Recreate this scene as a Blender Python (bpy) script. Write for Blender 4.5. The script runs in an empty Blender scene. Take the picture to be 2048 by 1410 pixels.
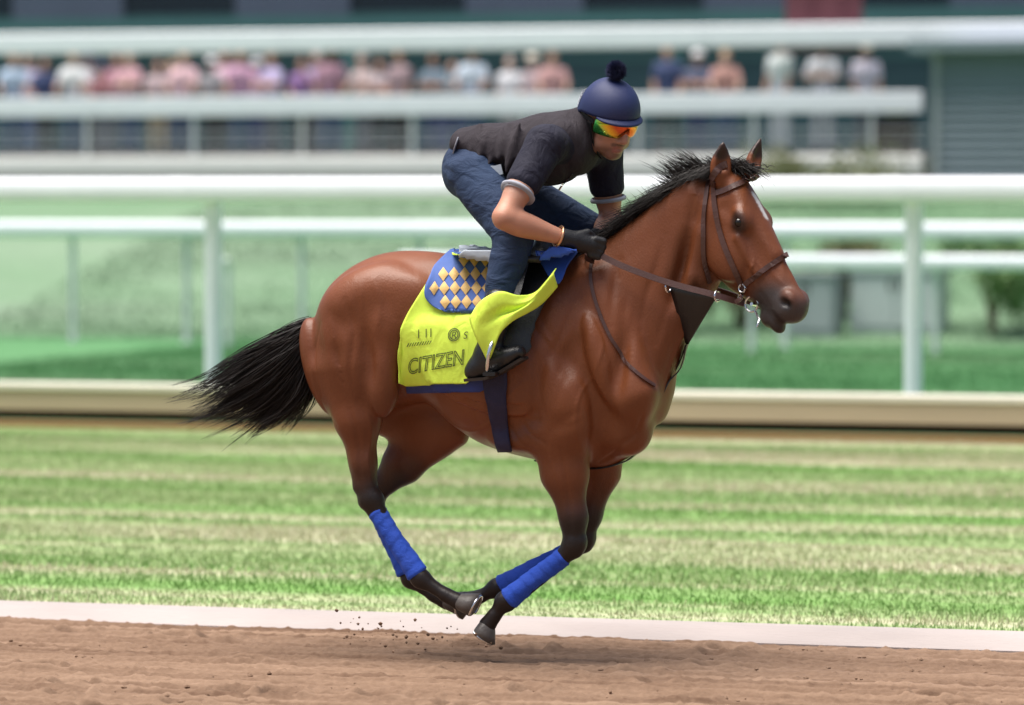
import bpy, math, random
import numpy as np
from mathutils import Vector, Matrix
from mathutils.bvhtree import BVHTree

random.seed(7)
rng = np.random.default_rng(7)
R = math.radians
scene = bpy.context.scene
C = scene.collection

# ------------------------------------------------------------------ camera
PSI = R(17.0)                 # the track runs 17 degrees off the picture plane
FPX = 8533.0                  # 150 mm on a 36 mm sensor, photograph 2048 px wide
DIST, EYE = 17.06, 1.87
PITCH = math.atan(315.0 / FPX)
CAM = np.array([DIST * math.sin(PSI), -DIST * math.cos(PSI), EYE])
FWD = np.array([-math.sin(PSI) * math.cos(PITCH), math.cos(PSI) * math.cos(PITCH), -math.sin(PITCH)])
RGT = np.array([math.cos(PSI), math.sin(PSI), 0.0])
UPV = np.cross(RGT, FWD)
cd = bpy.data.cameras.new('camera')
cam = bpy.data.objects.new('camera', cd)
C.objects.link(cam)
cam.location = CAM
cam.rotation_euler = (math.pi / 2 - PITCH, 0, PSI)
cd.lens = 150; cd.sensor_width = 36
cd.clip_start = 0.5; cd.clip_end = 3000
cd.dof.use_dof = True
cd.dof.focus_distance = DIST - 0.25
cd.dof.aperture_fstop = 1.8
scene.camera = cam

# ------------------------------------------------------------------ world, sun, exposure
SUN_EL, SUN_AZ = R(76), R(240)      # azimuth: direction towards the sun, clockwise from +Y
w = bpy.data.worlds.new('World'); scene.world = w; w.use_nodes = True
nt = w.node_tree
bg = nt.nodes['Background']
sky = nt.nodes.new('ShaderNodeTexSky'); sky.sky_type = 'NISHITA'
sky.sun_disc = False; sky.sun_elevation = SUN_EL; sky.sun_rotation = SUN_AZ
sky.dust_density = 4.0; sky.air_density = 1.0; sky.ozone_density = 1.0
nt.links.new(sky.outputs[0], bg.inputs[0]); bg.inputs[1].default_value = 0.05
sl = bpy.data.lights.new('sun', 'SUN'); sl.energy = 2.6; sl.angle = R(50); sl.color = (1.0, 0.96, 0.9)
so = bpy.data.objects.new('sun', sl); C.objects.link(so)
tosun = Vector((math.sin(SUN_AZ) * math.cos(SUN_EL), math.cos(SUN_AZ) * math.cos(SUN_EL), math.sin(SUN_EL)))
so.rotation_euler = tosun.to_track_quat('Z', 'Y').to_euler(); so.location = (0, 0, 30)
vs = scene.view_settings
vs.view_transform = 'Standard'; vs.look = 'None'; vs.gamma = 1.0; vs.use_curve_mapping = False
vs.exposure = 1.4

# ------------------------------------------------------------------ helpers
def ray(u, v):
    d = FWD + RGT * ((u - 1024) / FPX) + UPV * ((705 - v) / FPX)
    return d / np.linalg.norm(d)

def P(u, v, Y=0.0):
    """point of the place seen at photograph pixel (u, v), on the plane Y metres beyond the horse's middle"""
    d = ray(u, v)
    return CAM + d * ((Y - CAM[1]) / d[1])

def tag(o, label=None, cat=None, group=None, kind=None):
    if label: o['label'] = label
    if cat: o['category'] = cat
    if group: o['group'] = group
    if kind: o['kind'] = kind
    return o

def empty(name, loc, label=None, cat=None, group=None):
    o = bpy.data.objects.new(name, None); C.objects.link(o); o.location = [float(a) for a in loc]
    o.empty_display_size = 0.1
    return tag(o, label, cat, group)

def link(name, me, mat=None, parent=None):
    o = bpy.data.objects.new(name, me); C.objects.link(o)
    if mat and not me.materials: me.materials.append(mat)
    if parent:
        o.parent = parent
        if parent.type == 'EMPTY': o.matrix_parent_inverse = Matrix.Translation(-Vector(parent.location))
    return o

def mesh(name, V, F, mat=None, parent=None, smooth=True, col=None):
    me = bpy.data.meshes.new(name)
    V = np.asarray(V, dtype=np.float32)
    if isinstance(F, np.ndarray):
        n, k = F.shape
        me.vertices.add(len(V)); me.vertices.foreach_set('co', V.ravel())
        me.loops.add(n * k); me.loops.foreach_set('vertex_index', F.ravel().astype(np.int32))
        me.polygons.add(n); me.polygons.foreach_set('loop_start', np.arange(0, n * k, k, dtype=np.int32))
        me.update(calc_edges=True)
    else:
        me.from_pydata([tuple(map(float, a)) for a in V], [], [tuple(int(i) for i in f) for f in F])
    me.polygons.foreach_set('use_smooth', np.full(len(me.polygons), smooth, dtype=bool))
    if col is not None:
        a = me.color_attributes.new('tint', 'FLOAT_COLOR', 'POINT')
        c = np.ones((len(V), 4), dtype=np.float32); c[:, :col.shape[1]] = col
        a.data.foreach_set('color', c.ravel())
    me.update()
    return link(name, me, mat, parent)

class MB:
    """collects boxes, tubes and sweeps into one mesh"""
    def __init__(s): s.V = []; s.F = []
    def add(s, V, F):
        n = len(s.V); s.V += [tuple(map(float, a)) for a in V]; s.F += [tuple(i + n for i in f) for f in F]
    def box(s, lo, hi, bev=0.0):
        x0, y0, z0 = lo; x1, y1, z1 = hi
        if bev <= 0:
            V = [(x0, y0, z0), (x1, y0, z0), (x1, y1, z0), (x0, y1, z0), (x0, y0, z1), (x1, y0, z1), (x1, y1, z1), (x0, y1, z1)]
            F = [(0, 3, 2, 1), (4, 5, 6, 7), (0, 1, 5, 4), (1, 2, 6, 5), (2, 3, 7, 6), (3, 0, 4, 7)]
            s.add(V, F)
        else:   # long along x: octagonal section
            b = bev
            sec = [(y0 + b, z0), (y1 - b, z0), (y1, z0 + b), (y1, z1 - b), (y1 - b, z1), (y0 + b, z1), (y0, z1 - b), (y0, z0 + b)]
            V = [(x0, y, z) for y, z in sec] + [(x1, y, z) for y, z in sec]
            F = [(i, i + 8, (i + 1) % 8 + 8, (i + 1) % 8) for i in range(8)] + [tuple(range(8)), tuple(range(15, 7, -1))]
            s.add(V, F)
    def tube(s, pts, rad, n=10, cap=True, flat=None):
        pts = [np.asarray(p, float) for p in pts]
        if np.isscalar(rad): rad = [rad] * len(pts)
        V = []; F = []
        up = np.array([0.0, 0, 1])
        for i, p in enumerate(pts):
            t = pts[min(i + 1, len(pts) - 1)] - pts[max(i - 1, 0)]; t /= np.linalg.norm(t) + 1e-9
            a = np.cross(t, up)
            if np.linalg.norm(a) < 0.05: a = np.cross(t, np.array([0, 1.0, 0]))
            a /= np.linalg.norm(a); b = np.cross(a, t)
            for k in range(n):
                th = 2 * math.pi * k / n
                V.append(p + rad[i] * (math.cos(th) * a * (1 if flat is None else flat) + math.sin(th) * b))
        for i in range(len(pts) - 1):
            for k in range(n):
                F.append((i * n + k, i * n + (k + 1) % n, (i + 1) * n + (k + 1) % n, (i + 1) * n + k))
        s.add(V, F)
        if cap:
            s.add(V[:n], [tuple(range(n - 1, -1, -1))]); s.add(V[-n:], [tuple(range(n))])
    def strap(s, pts, wdir, width, thick):
        """flat leather strap along pts, wdir its width direction (one or per point)"""
        pts = [np.asarray(p, float) for p in pts]; V = []; F = []
        for i, p in enumerate(pts):
            t = pts[min(i + 1, len(pts) - 1)] - pts[max(i - 1, 0)]; t /= np.linalg.norm(t) + 1e-9
            wd = np.asarray(wdir[i] if isinstance(wdir, list) else wdir, float)
            wd = wd - t * np.dot(wd, t); wd /= np.linalg.norm(wd) + 1e-9
            nn = np.cross(t, wd)
            for a, b in ((-1, -1), (1, -1), (1, 1), (-1, 1)):
                V.append(p + wd * a * width / 2 + nn * b * thick / 2)
        for i in range(len(pts) - 1):
            for k in range(4):
                F.append((i * 4 + k, i * 4 + (k + 1) % 4, (i + 1) * 4 + (k + 1) % 4, (i + 1) * 4 + k))
        m = (len(pts) - 1) * 4
        F += [(3, 2, 1, 0), (m, m + 1, m + 2, m + 3)]
        s.add(V, F)
    def build(s, name, mat, parent=None, smooth=False):
        o = mesh(name, s.V, s.F, mat, parent, smooth)
        return o

def spline(pts, n):
    """Catmull-Rom through pts, n samples"""
    p = np.asarray(pts, float)
    p = np.vstack([2 * p[0] - p[1], p, 2 * p[-1] - p[-2]])
    m = len(p) - 3
    out = []
    for s in np.linspace(0, m - 1e-6, n):
        i = int(s); t = s - i
        a, b, c, d = p[i], p[i + 1], p[i + 2], p[i + 3]
        out.append(0.5 * (2 * b + (c - a) * t + (2 * a - 5 * b + 4 * c - d) * t * t + (3 * b - a - 3 * c + d) * t ** 3))
    return np.array(out)

def vnoise(x, y, seed=0):
    """value noise on arrays"""
    xi = np.floor(x).astype(np.int64); yi = np.floor(y).astype(np.int64)
    fx = x - xi; fy = y - yi
    fx = fx * fx * (3 - 2 * fx); fy = fy * fy * (3 - 2 * fy)
    def h(a, b):
        n = (a * 374761393 + b * 668265263 + seed * 974634777) & 0x7fffffff
        n = ((n ^ (n >> 13)) * 1274126177) & 0x7fffffff
        return ((n ^ (n >> 16)) & 0xffff) / 65535.0
    return (h(xi, yi) * (1 - fx) + h(xi + 1, yi) * fx) * (1 - fy) + (h(xi, yi + 1) * (1 - fx) + h(xi + 1, yi + 1) * fx) * fy

# ---- signed-distance modelling: smooth union of lofts and ellipsoids, polygonised with surface nets
class Field:
    def __init__(s, lo, hi, h):
        s.lo = np.asarray(lo, float); s.h = h
        n = np.ceil((np.asarray(hi) - s.lo) / h).astype(int) + 1
        s.n = n
        s.ax = [(s.lo[i] + h * np.arange(n[i])).astype(np.float32) for i in range(3)]
        s.F = np.full(tuple(n), 0.5, dtype=np.float32)
    def _win(s, lo, hi, m):
        sl_ = []
        for i in range(3):
            a = int(max(0, math.floor((lo[i] - m - s.lo[i]) / s.h))); b = int(min(s.n[i], math.ceil((hi[i] + m - s.lo[i]) / s.h) + 1))
            if b <= a: return None
            sl_.append(slice(a, b))
        return tuple(sl_)
    def put(s, fn, lo, hi, k, mode):
        wdw = s._win(lo, hi, k + 3 * s.h)
        if wdw is None: return
        X = s.ax[0][wdw[0]][:, None, None]; Y = s.ax[1][wdw[1]][None, :, None]; Z = s.ax[2][wdw[2]][None, None, :]
        d = fn(X, Y, Z).astype(np.float32); A = s.F[wdw]
        if mode == 'add':
            h = np.clip(0.5 + 0.5 * (A - d) / k, 0, 1); s.F[wdw] = A * (1 - h) + d * h - k * h * (1 - h)
        else:
            d = -d
            h = np.clip(0.5 - 0.5 * (A - d) / k, 0, 1); s.F[wdw] = A * (1 - h) + d * h + k * h * (1 - h)
    def loft(s, A, B, W, ts, hd, hw, off=None, k=0.03, mode='add', woff=None, endr=0.8):
        A = np.asarray(A, float); B = np.asarray(B, float); L = np.linalg.norm(B - A); a = (B - A) / L
        W = np.asarray(W, float); W = W - a * np.dot(W, a); W /= np.linalg.norm(W); D = np.cross(a, W)
        tt = np.linspace(0, 1, 65)
        def tab(v):
            if np.isscalar(v): return np.full(65, float(v))
            from_pts = spline(np.column_stack([ts, v]), 129)
            return np.interp(tt, from_pts[:, 0], from_pts[:, 1])
        thd = tab(hd); thw = tab(hw); tof = tab(0.0 if off is None else off); twf = tab(0.0 if woff is None else woff)
        ds = np.concatenate([A + a * L * t + D * tof[i] + W * twf[i] for i, t in ((j, tt[j]) for j in range(65))]).reshape(-1, 3)
        r = np.maximum(thd, thw)[:, None]
        lo = (ds - r).min(0); hi = (ds + r).max(0)
        def fn(X, Y, Z):
            x = X - A[0]; y = Y - A[1]; z = Z - A[2]
            t = (x * a[0] + y * a[1] + z * a[2]) / L
            tc = np.clip(t, 0, 1)
            h1 = np.interp(tc, tt, thd); h2 = np.interp(tc, tt, thw)
            d = x * D[0] + y * D[1] + z * D[2] - np.interp(tc, tt, tof)
            wv = x * W[0] + y * W[1] + z * W[2] - np.interp(tc, tt, twf)
            mn = np.minimum(h1, h2)
            he = mn * endr; e = (t - tc) * L
            q = np.sqrt((d / h1) ** 2 + (wv / h2) ** 2 + (e / he) ** 2)
            g = np.sqrt((d / h1 ** 2) ** 2 + (wv / h2 ** 2) ** 2 + (e / he ** 2) ** 2)
            return np.where(g > 1e-4, q * (q - 1) / np.maximum(g, 1e-4), -mn)
        s.put(fn, lo, hi, k, mode)
    def cone(s, A, B, r0, r1, k=0.03, mode='add'):
        W = (0.0, 1.0, 0.0)
        if abs(np.dot(np.asarray(B) - np.asarray(A), W)) > 0.9 * np.linalg.norm(np.asarray(B) - np.asarray(A)): W = (1.0, 0, 0)
        s.loft(A, B, W, [0, 1], [r0, r1], [r0, r1], k=k, mode=mode, endr=1.0)
    def ell(s, c, r, axes=None, k=0.03, mode='add'):
        c = np.asarray(c, float); r = np.asarray(r, float)
        M = np.eye(3) if axes is None else np.asarray([np.asarray(q, float) / np.linalg.norm(q) for q in axes])
        m = r.max()
        def fn(X, Y, Z):
            x = X - c[0]; y = Y - c[1]; z = Z - c[2]
            q = 0; g = 0
            for i in range(3):
                e = x * M[i][0] + y * M[i][1] + z * M[i][2]
                q = q + (e / r[i]) ** 2; g = g + (e / r[i] ** 2) ** 2
            q = np.sqrt(q); g = np.sqrt(g) + 1e-6
            return q * (q - 1) / g
        s.put(fn, c - m, c + m, k, mode)
    def half(s, pt, nrm, k=0.01):
        """cut away everything on the side nrm points to"""
        pt = np.asarray(pt, float); nrm = np.asarray(nrm, float) / np.linalg.norm(nrm)
        hi = [s.ax[i][-1] for i in range(3)]
        s.put(lambda X, Y, Z: -((X - pt[0]) * nrm[0] + (Y - pt[1]) * nrm[1] + (Z - pt[2]) * nrm[2]) + 0 * (X + Y + Z), s.lo, hi, k, 'sub')
    def mesh(s):
        F = s.F; n = F.shape
        ins = F < 0
        cnt = np.zeros((n[0] - 1, n[1] - 1, n[2] - 1), dtype=np.int8)
        for i in (0, 1):
            for j in (0, 1):
                for k in (0, 1):
                    cnt += ins[i:n[0] - 1 + i, j:n[1] - 1 + j, k:n[2] - 1 + k]
        act = (cnt > 0) & (cnt < 8)
        I, J, K = np.nonzero(act)
        idx = np.full(act.shape, -1, dtype=np.int32); idx[I, J, K] = np.arange(len(I))
        acc = np.zeros((len(I), 3)); num = np.zeros(len(I))
        cor = [(0, 0, 0), (1, 0, 0), (0, 1, 0), (1, 1, 0), (0, 0, 1), (1, 0, 1), (0, 1, 1), (1, 1, 1)]
        edges = [(0, 1), (2, 3), (4, 5), (6, 7), (0, 2), (1, 3), (4, 6), (5, 7), (0, 4), (1, 5), (2, 6), (3, 7)]
        vals = [F[I + c[0], J + c[1], K + c[2]] for c in cor]
        for a, b in edges:
            va, vb = vals[a], vals[b]
            m = (va < 0) != (vb < 0)
            t = np.where(m, va / np.where(m, va - vb, 1), 0)
            ca = np.array(cor[a]); cb = np.array(cor[b])
            acc += np.where(m[:, None], ca + (cb - ca) * t[:, None], 0); num += m
        V = s.lo + s.h * (np.stack([I, J, K], 1) + acc / num[:, None])
        Q = []
        for axn in range(3):
            b, c = [(1, 2), (2, 0), (0, 1)][axn]
            sl0 = [slice(None)] * 3; sl1 = [slice(None)] * 3
            sl0[axn] = slice(0, n[axn] - 1); sl1[axn] = slice(1, n[axn])
            s0 = ins[tuple(sl0)]; s1 = ins[tuple(sl1)]
            E = np.array(np.nonzero(s0 != s1)).T
            ok = (E[:, b] > 0) & (E[:, c] > 0) & (E[:, b] < n[b] - 1) & (E[:, c] < n[c] - 1)
            E = E[ok]
            db = np.zeros(3, int); db[b] = 1; dc = np.zeros(3, int); dc[c] = 1
            def g(o): q = E + o; return idx[q[:, 0], q[:, 1], q[:, 2]]
            q = np.stack([g(-db - dc), g(-dc), g(0 * db), g(-db)], 1)
            fl = s0[E[:, 0], E[:, 1], E[:, 2]]
            q = np.where(fl[:, None], q, q[:, ::-1])
            Q.append(q)
        return V, np.concatenate(Q)

def relax(V, Q, it=2, lam=0.5):
    for _ in range(it):
        S = np.zeros_like(V); N = np.zeros(len(V))
        for a in range(4):
            for b in ((a + 1) % 4, (a + 3) % 4):
                np.add.at(S, Q[:, a], V[Q[:, b]]); np.add.at(N, Q[:, a], 1)
        V = V + lam * (S / np.maximum(N, 1)[:, None] - V)
    return V

# ------------------------------------------------------------------ materials
def new_mat(name):
    m = bpy.data.materials.new(name); m.use_nodes = True
    return m, m.node_tree, m.node_tree.nodes['Principled BSDF']

def setp(b, **kw):
    for k, v in kw.items():
        k = k.replace('_', ' ')
        if k in b.inputs: b.inputs[k].default_value = v

def simple(name, col, rough=0.5, var=0.15, scale=8.0, bump=0.0, bscale=60.0, col2=None, stretch=(1, 1, 1), attr=None, detail=4.0, folds=None, **kw):
    """base colour with a soft noise variation between two tones, optional fine relief"""
    m, t, b = new_mat(name)
    setp(b, Roughness=rough, **kw)
    co = t.nodes.new('ShaderNodeTexCoord'); mp = t.nodes.new('ShaderNodeMapping')
    mp.inputs['Scale'].default_value = stretch
    t.links.new(co.outputs['Object'], mp.inputs[0])
    nz = t.nodes.new('ShaderNodeTexNoise'); nz.inputs['Scale'].default_value = scale; nz.inputs['Detail'].default_value = detail
    t.links.new(mp.outputs[0], nz.inputs['Vector'])
    mx = t.nodes.new('ShaderNodeMix'); mx.data_type = 'RGBA'
    c2 = col2 if col2 else tuple(max(0, c * (1 - var)) for c in col)
    c1 = col if col2 else tuple(min(1, c * (1 + var * 0.5)) for c in col)
    mx.inputs[6].default_value = (*c1, 1); mx.inputs[7].default_value = (*c2, 1)
    t.links.new(nz.outputs[0], mx.inputs[0])
    out = mx.outputs[2]
    if attr:
        at = t.nodes.new('ShaderNodeAttribute'); at.attribute_name = attr
        mm = t.nodes.new('ShaderNodeMix'); mm.data_type = 'RGBA'; mm.blend_type = 'MULTIPLY'; mm.inputs[0].default_value = 1
        t.links.new(at.outputs['Color'], mm.inputs[6]); t.links.new(out, mm.inputs[7]); out = mm.outputs[2]
    t.links.new(out, b.inputs['Base Color'])
    if bump:
        n2 = t.nodes.new('ShaderNodeTexNoise'); n2.inputs['Scale'].default_value = bscale; n2.inputs['Detail'].default_value = 5
        t.links.new(mp.outputs[0], n2.inputs['Vector'])
        bp = t.nodes.new('ShaderNodeBump'); bp.inputs['Strength'].default_value = bump; bp.inputs['Distance'].default_value = 0.01
        t.links.new(n2.outputs[0], bp.inputs['Height']); t.links.new(bp.outputs[0], b.inputs['Normal'])
        if folds:
            st_, sc_, ds_, sr_ = folds
            m3 = t.nodes.new('ShaderNodeMapping'); m3.inputs['Scale'].default_value = sr_; t.links.new(co.outputs['Object'], m3.inputs[0])
            n3 = t.nodes.new('ShaderNodeTexNoise'); n3.inputs['Scale'].default_value = sc_; n3.inputs['Detail'].default_value = 3; n3.inputs['Distortion'].default_value = 0.6
            t.links.new(m3.outputs[0], n3.inputs['Vector'])
            b3 = t.nodes.new('ShaderNodeBump'); b3.inputs['Strength'].default_value = st_; b3.inputs['Distance'].default_value = ds_
            t.links.new(n3.outputs[0], b3.inputs['Height']); t.links.new(b3.outputs[0], bp.inputs['Normal'])
    return m

M = {}
M['coat'] = simple('bay_coat', (1, 1, 1), 0.44, 0.30, 6.0, 0.16, 170.0, attr='tint', stretch=(1, 1, 0.6), detail=7.0, folds=(0.22, 9.0, 0.018, (1.3, 1, 0.6)), Sheen_Weight=0.0, Specular_IOR_Level=0.36)
M['hair'] = simple('black_hair', (0.008, 0.0065, 0.006), 0.42, 0.4, 14.0, col2=(0.018, 0.012, 0.009), Specular_IOR_Level=0.3)
M['hoof'] = simple('hoof_horn', (0.10, 0.085, 0.075), 0.45, 0.4, 30.0, 0.2, 120)
M['eye'] = simple('eye_dark', (0.01, 0.007, 0.005), 0.08, 0.2, 20)
M['leather'] = simple('brown_leather', (0.075, 0.032, 0.024), 0.42, 0.35, 30.0, 0.15, 220)
M['blackleather'] = simple('black_leather', (0.012, 0.012, 0.013), 0.35, 0.4, 30.0, 0.2, 180)
M['steel'] = simple('bright_steel', (0.75, 0.75, 0.76), 0.22, 0.15, 60.0, Metallic=1.0)
M['yellow'] = simple('fluorescent_yellow', (0.74, 0.97, 0.09), 0.75, 0.06, 14.0, 0.25, 420, folds=(0.7, 10.0, 0.02, (1.2, 1, 0.7)))
M['blue'] = simple('royal_blue_cloth', (0.035, 0.11, 0.52), 0.75, 0.18, 20.0, 0.3, 380)
M['navy'] = simple('navy_cloth', (0.025, 0.045, 0.21), 0.7, 0.2, 20.0, 0.25, 380)
M['quilt'] = simple('quilt_blue', (0.06, 0.13, 0.42), 0.65, 0.2, 25.0, 0.3, 300)
M['gold'] = simple('gold_patch', (0.72, 0.46, 0.16), 0.6, 0.15, 25.0, 0.3, 300)
M['grey_cloth'] = simple('pale_grey_cloth', (0.45, 0.50, 0.56), 0.8, 0.15, 25.0, 0.3, 300)
M['girth'] = simple('girth_web', (0.018, 0.016, 0.055), 0.7, 0.3, 30.0, 0.3, 300)
M['bandage'] = simple('blue_bandage', (0.018, 0.095, 0.62), 0.8, 0.25, 12.0, 0.4, 260, col2=(0.025, 0.075, 0.42), detail=8.0, folds=(0.5, 40.0, 0.01, (1, 1, 1)))
M['vest'] = simple('vest_fabric', (0.034, 0.028, 0.034), 0.85, 0.25, 10.0, 0.2, 200, folds=(0.7, 11.0, 0.03, (1.6, 1, 0.45)), Specular_IOR_Level=0.25)
M['shirt'] = simple('dark_navy_shirt', (0.005, 0.0045, 0.019), 0.85, 0.3, 14.0, 0.2, 300, folds=(0.9, 13.0, 0.03, (1, 1, 0.6)))
M['cuff'] = simple('white_cuff', (0.34, 0.35, 0.40), 0.8, 0.1, 20)
M['jeans'] = simple('denim', (0.008, 0.019, 0.056), 0.85, 0.45, 9.0, 0.3, 420, col2=(0.015, 0.040, 0.098), folds=(0.8, 14.0, 0.025, (0.7, 1, 1.4)))
M['skin'] = simple('skin', (1, 1, 1), 0.5, 0.12, 22.0, 0.1, 200, attr='tint', Subsurface_Weight=0.08)
M['glove'] = simple('black_glove', (0.010, 0.010, 0.012), 0.55, 0.4, 30.0, 0.25, 160)
M['helmet'] = simple('navy_helmet_cover', (0.011, 0.020, 0.088), 0.6, 0.15, 20.0, 0.2, 380)
M['pom'] = simple('navy_pompom', (0.008, 0.012, 0.06), 0.8, 0.3, 60.0)
M['copper'] = simple('copper_bangle', (0.75, 0.42, 0.24), 0.3, 0.2, 30.0, Metallic=0.9)
M['ink'] = simple('dark_print', (0.085, 0.11, 0.025), 0.7, 0.2, 40)
M['white'] = simple('white_paint', (0.82, 0.84, 0.90), 0.35, 0.08, 3.0)
M['creamwhite'] = simple('cream_white_paint', (0.84, 0.83, 0.80), 0.4, 0.06, 3.0)
M['greypost'] = simple('weathered_white', (0.62, 0.65, 0.66), 0.5, 0.15, 4.0)
M['concrete'] = simple('pale_concrete', (0.40, 0.345, 0.325), 0.85, 0.35, 3.0, 0.4, 60, stretch=(0.4, 1, 1))
M['cream'] = simple('cream_board', (0.70, 0.65, 0.56), 0.6, 0.15, 4.0, 0.2, 30, stretch=(0.15, 1, 1))
M['beige'] = simple('beige_board', (0.46, 0.36, 0.25), 0.75, 0.25, 4.0, 0.3, 40, stretch=(0.12, 1, 2))
M['brownwood'] = simple('brown_board', (0.27, 0.125, 0.045), 0.7, 0.3, 5.0, 0.3, 40, stretch=(0.12, 1, 2))
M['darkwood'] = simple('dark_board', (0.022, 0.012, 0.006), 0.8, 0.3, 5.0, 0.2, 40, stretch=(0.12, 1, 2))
M['teal'] = simple('teal_wall', (0.022, 0.072, 0.085), 0.6, 0.25, 1.5, 0.1, 20)
M['teal_light'] = simple('teal_trim', (0.04, 0.13, 0.13), 0.6, 0.2, 1.5)
M['slate'] = simple('slate_panel', (0.06, 0.08, 0.125), 0.5, 0.2, 1.5)
M['darkglass'] = simple('dark_glazing', (0.010, 0.020, 0.032), 0.12, 0.2, 1.0)
M['maroon'] = simple('maroon_banner', (0.12, 0.03, 0.045), 0.7, 0.2, 3.0)
M['siding'] = simple('grey_siding', (0.19, 0.24, 0.27), 0.6, 0.15, 2.0)
M['deck'] = simple('stand_deck', (0.30, 0.30, 0.29), 0.8, 0.2, 3.0)
M['grey_metal'] = simple('grey_cabinet', (0.30, 0.33, 0.35), 0.5, 0.12, 3.0)
M['stem'] = simple('shrub_stem', (0.09, 0.06, 0.04), 0.8, 0.3, 20)

def turf_nodes(t, b, cols, stretch, scale, seed, rough=0.75, second=None):
    """grass colours in long worn streaks that run along the course"""
    ge = t.nodes.new('ShaderNodeNewGeometry'); mp = t.nodes.new('ShaderNodeMapping')
    mp.inputs['Scale'].default_value = stretch; mp.inputs['Location'].default_value = (seed, seed * 1.7, 0)
    t.links.new(ge.outputs['Position'], mp.inputs[0])
    nz = t.nodes.new('ShaderNodeTexNoise'); nz.inputs['Scale'].default_value = scale; nz.inputs['Detail'].default_value = 5; nz.inputs['Roughness'].default_value = 0.62
    t.links.new(mp.outputs[0], nz.inputs['Vector'])
    rp = t.nodes.new('ShaderNodeValToRGB'); e = rp.color_ramp.elements
    e[0].position = cols[0][0]; e[0].color = (*cols[0][1], 1); e[1].position = cols[-1][0]; e[1].color = (*cols[-1][1], 1)
    for p, c in cols[1:-1]:
        x = e.new(p); x.color = (*c, 1)
    t.links.new(nz.outputs[0], rp.inputs[0])
    n2 = t.nodes.new('ShaderNodeTexNoise'); n2.inputs['Scale'].default_value = 9; n2.inputs['Detail'].default_value = 4
    t.links.new(ge.outputs['Position'], n2.inputs['Vector'])
    hs = t.nodes.new('ShaderNodeHueSaturation'); ma = t.nodes.new('ShaderNodeMapRange')
    ma.inputs[1].default_value = 0.3; ma.inputs[2].default_value = 0.7; ma.inputs[3].default_value = 0.90; ma.inputs[4].default_value = 1.08
    t.links.new(n2.outputs[0], ma.inputs[0]); t.links.new(ma.outputs[0], hs.inputs['Value'])
    t.links.new(rp.outputs[0], hs.inputs['Color']); t.links.new(hs.outputs[0], b.inputs['Base Color'])
    setp(b, Roughness=rough, Specular_IOR_Level=0.2)

STREAK = [(0.34, (0.145, 0.29, 0.065)), (0.45, (0.215, 0.335, 0.115)), (0.53, (0.335, 0.39, 0.20)), (0.62, (0.50, 0.46, 0.33))]
m, t, b = new_mat('verge_grass'); turf_nodes(t, b, STREAK, (0.05, 1.0, 1.0), 1.5, 3.0); M['verge'] = m
LAWN = [(0.35, (0.070, 0.200, 0.075)), (0.5, (0.095, 0.232, 0.095)), (0.65, (0.150, 0.262, 0.135))]
m, t, b = new_mat('turf_grass'); turf_nodes(t, b, LAWN, (0.08, 0.5, 1.0), 0.7, 9.0); M['turf'] = m
BANK = [(0.3, (0.10, 0.20, 0.10)), (0.5, (0.138, 0.228, 0.132)), (0.7, (0.195, 0.265, 0.185))]
m, t, b = new_mat('bank_grass'); turf_nodes(t, b, BANK, (0.15, 0.4, 1.0), 0.6, 21.0); M['bank'] = m

# dirt: harrowed loam
m, t, b = new_mat('track_dirt'); setp(b, Roughness=0.95, Specular_IOR_Level=0.15)
ge = t.nodes.new('ShaderNodeNewGeometry'); mp = t.nodes.new('ShaderNodeMapping'); mp.inputs['Scale'].default_value = (0.07, 2.0, 1)
t.links.new(ge.outputs['Position'], mp.inputs[0])
n1 = t.nodes.new('ShaderNodeTexNoise'); n1.inputs['Scale'].default_value = 5; n1.inputs['Detail'].default_value = 6
t.links.new(mp.outputs[0], n1.inputs['Vector'])
n2 = t.nodes.new('ShaderNodeTexNoise'); n2.inputs['Scale'].default_value = 45; n2.inputs['Detail'].default_value = 6
t.links.new(ge.outputs['Position'], n2.inputs['Vector'])
ad = t.nodes.new('ShaderNodeMath'); ad.operation = 'MULTIPLY_ADD'; ad.inputs[1].default_value = 0.34
t.links.new(n2.outputs[0], ad.inputs[0]); t.links.new(n1.outputs[0], ad.inputs[2])
rp = t.nodes.new('ShaderNodeValToRGB'); e = rp.color_ramp.elements
e[0].position = 0.44; e[0].color = (0.115, 0.067, 0.043, 1); e[1].position = 0.90; e[1].color = (0.27, 0.178, 0.122, 1)
x = e.new(0.65); x.color = (0.190, 0.120, 0.080, 1)
t.links.new(ad.outputs[0], rp.inputs[0]); t.links.new(rp.outputs[0], b.inputs['Base Color'])
bp = t.nodes.new('ShaderNodeBump'); bp.inputs['Strength'].default_value = 0.5; bp.inputs['Distance'].default_value = 0.006
n3 = t.nodes.new('ShaderNodeTexNoise'); n3.inputs['Scale'].default_value = 140; n3.inputs['Detail'].default_value = 4
t.links.new(ge.outputs['Position'], n3.inputs['Vector']); t.links.new(n3.outputs[0], bp.inputs['Height']); t.links.new(bp.outputs[0], b.inputs['Normal'])
M['dirt'] = m

# iridescent goggle lens: coating shifts from green to orange to red across the lens
m, t, b = new_mat('mirror_lens'); setp(b, Roughness=0.12, Metallic=0.85)
at = t.nodes.new('ShaderNodeAttribute'); at.attribute_name = 'tint'
t.links.new(at.outputs['Color'], b.inputs['Base Color']); M['lens'] = m

# ================================================================== SETTING
def depthY(z): return (z - DIST) * math.cos(PSI)      # world Y of a line seen at depth z in the picture's middle
Y_EDGE, Y_WALL, Y_F1, Y_F2, Y_STAND = 0.9, depthY(33.0), depthY(34.6), depthY(52.5), depthY(70.0)
GROUND_Z = -0.02

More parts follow.
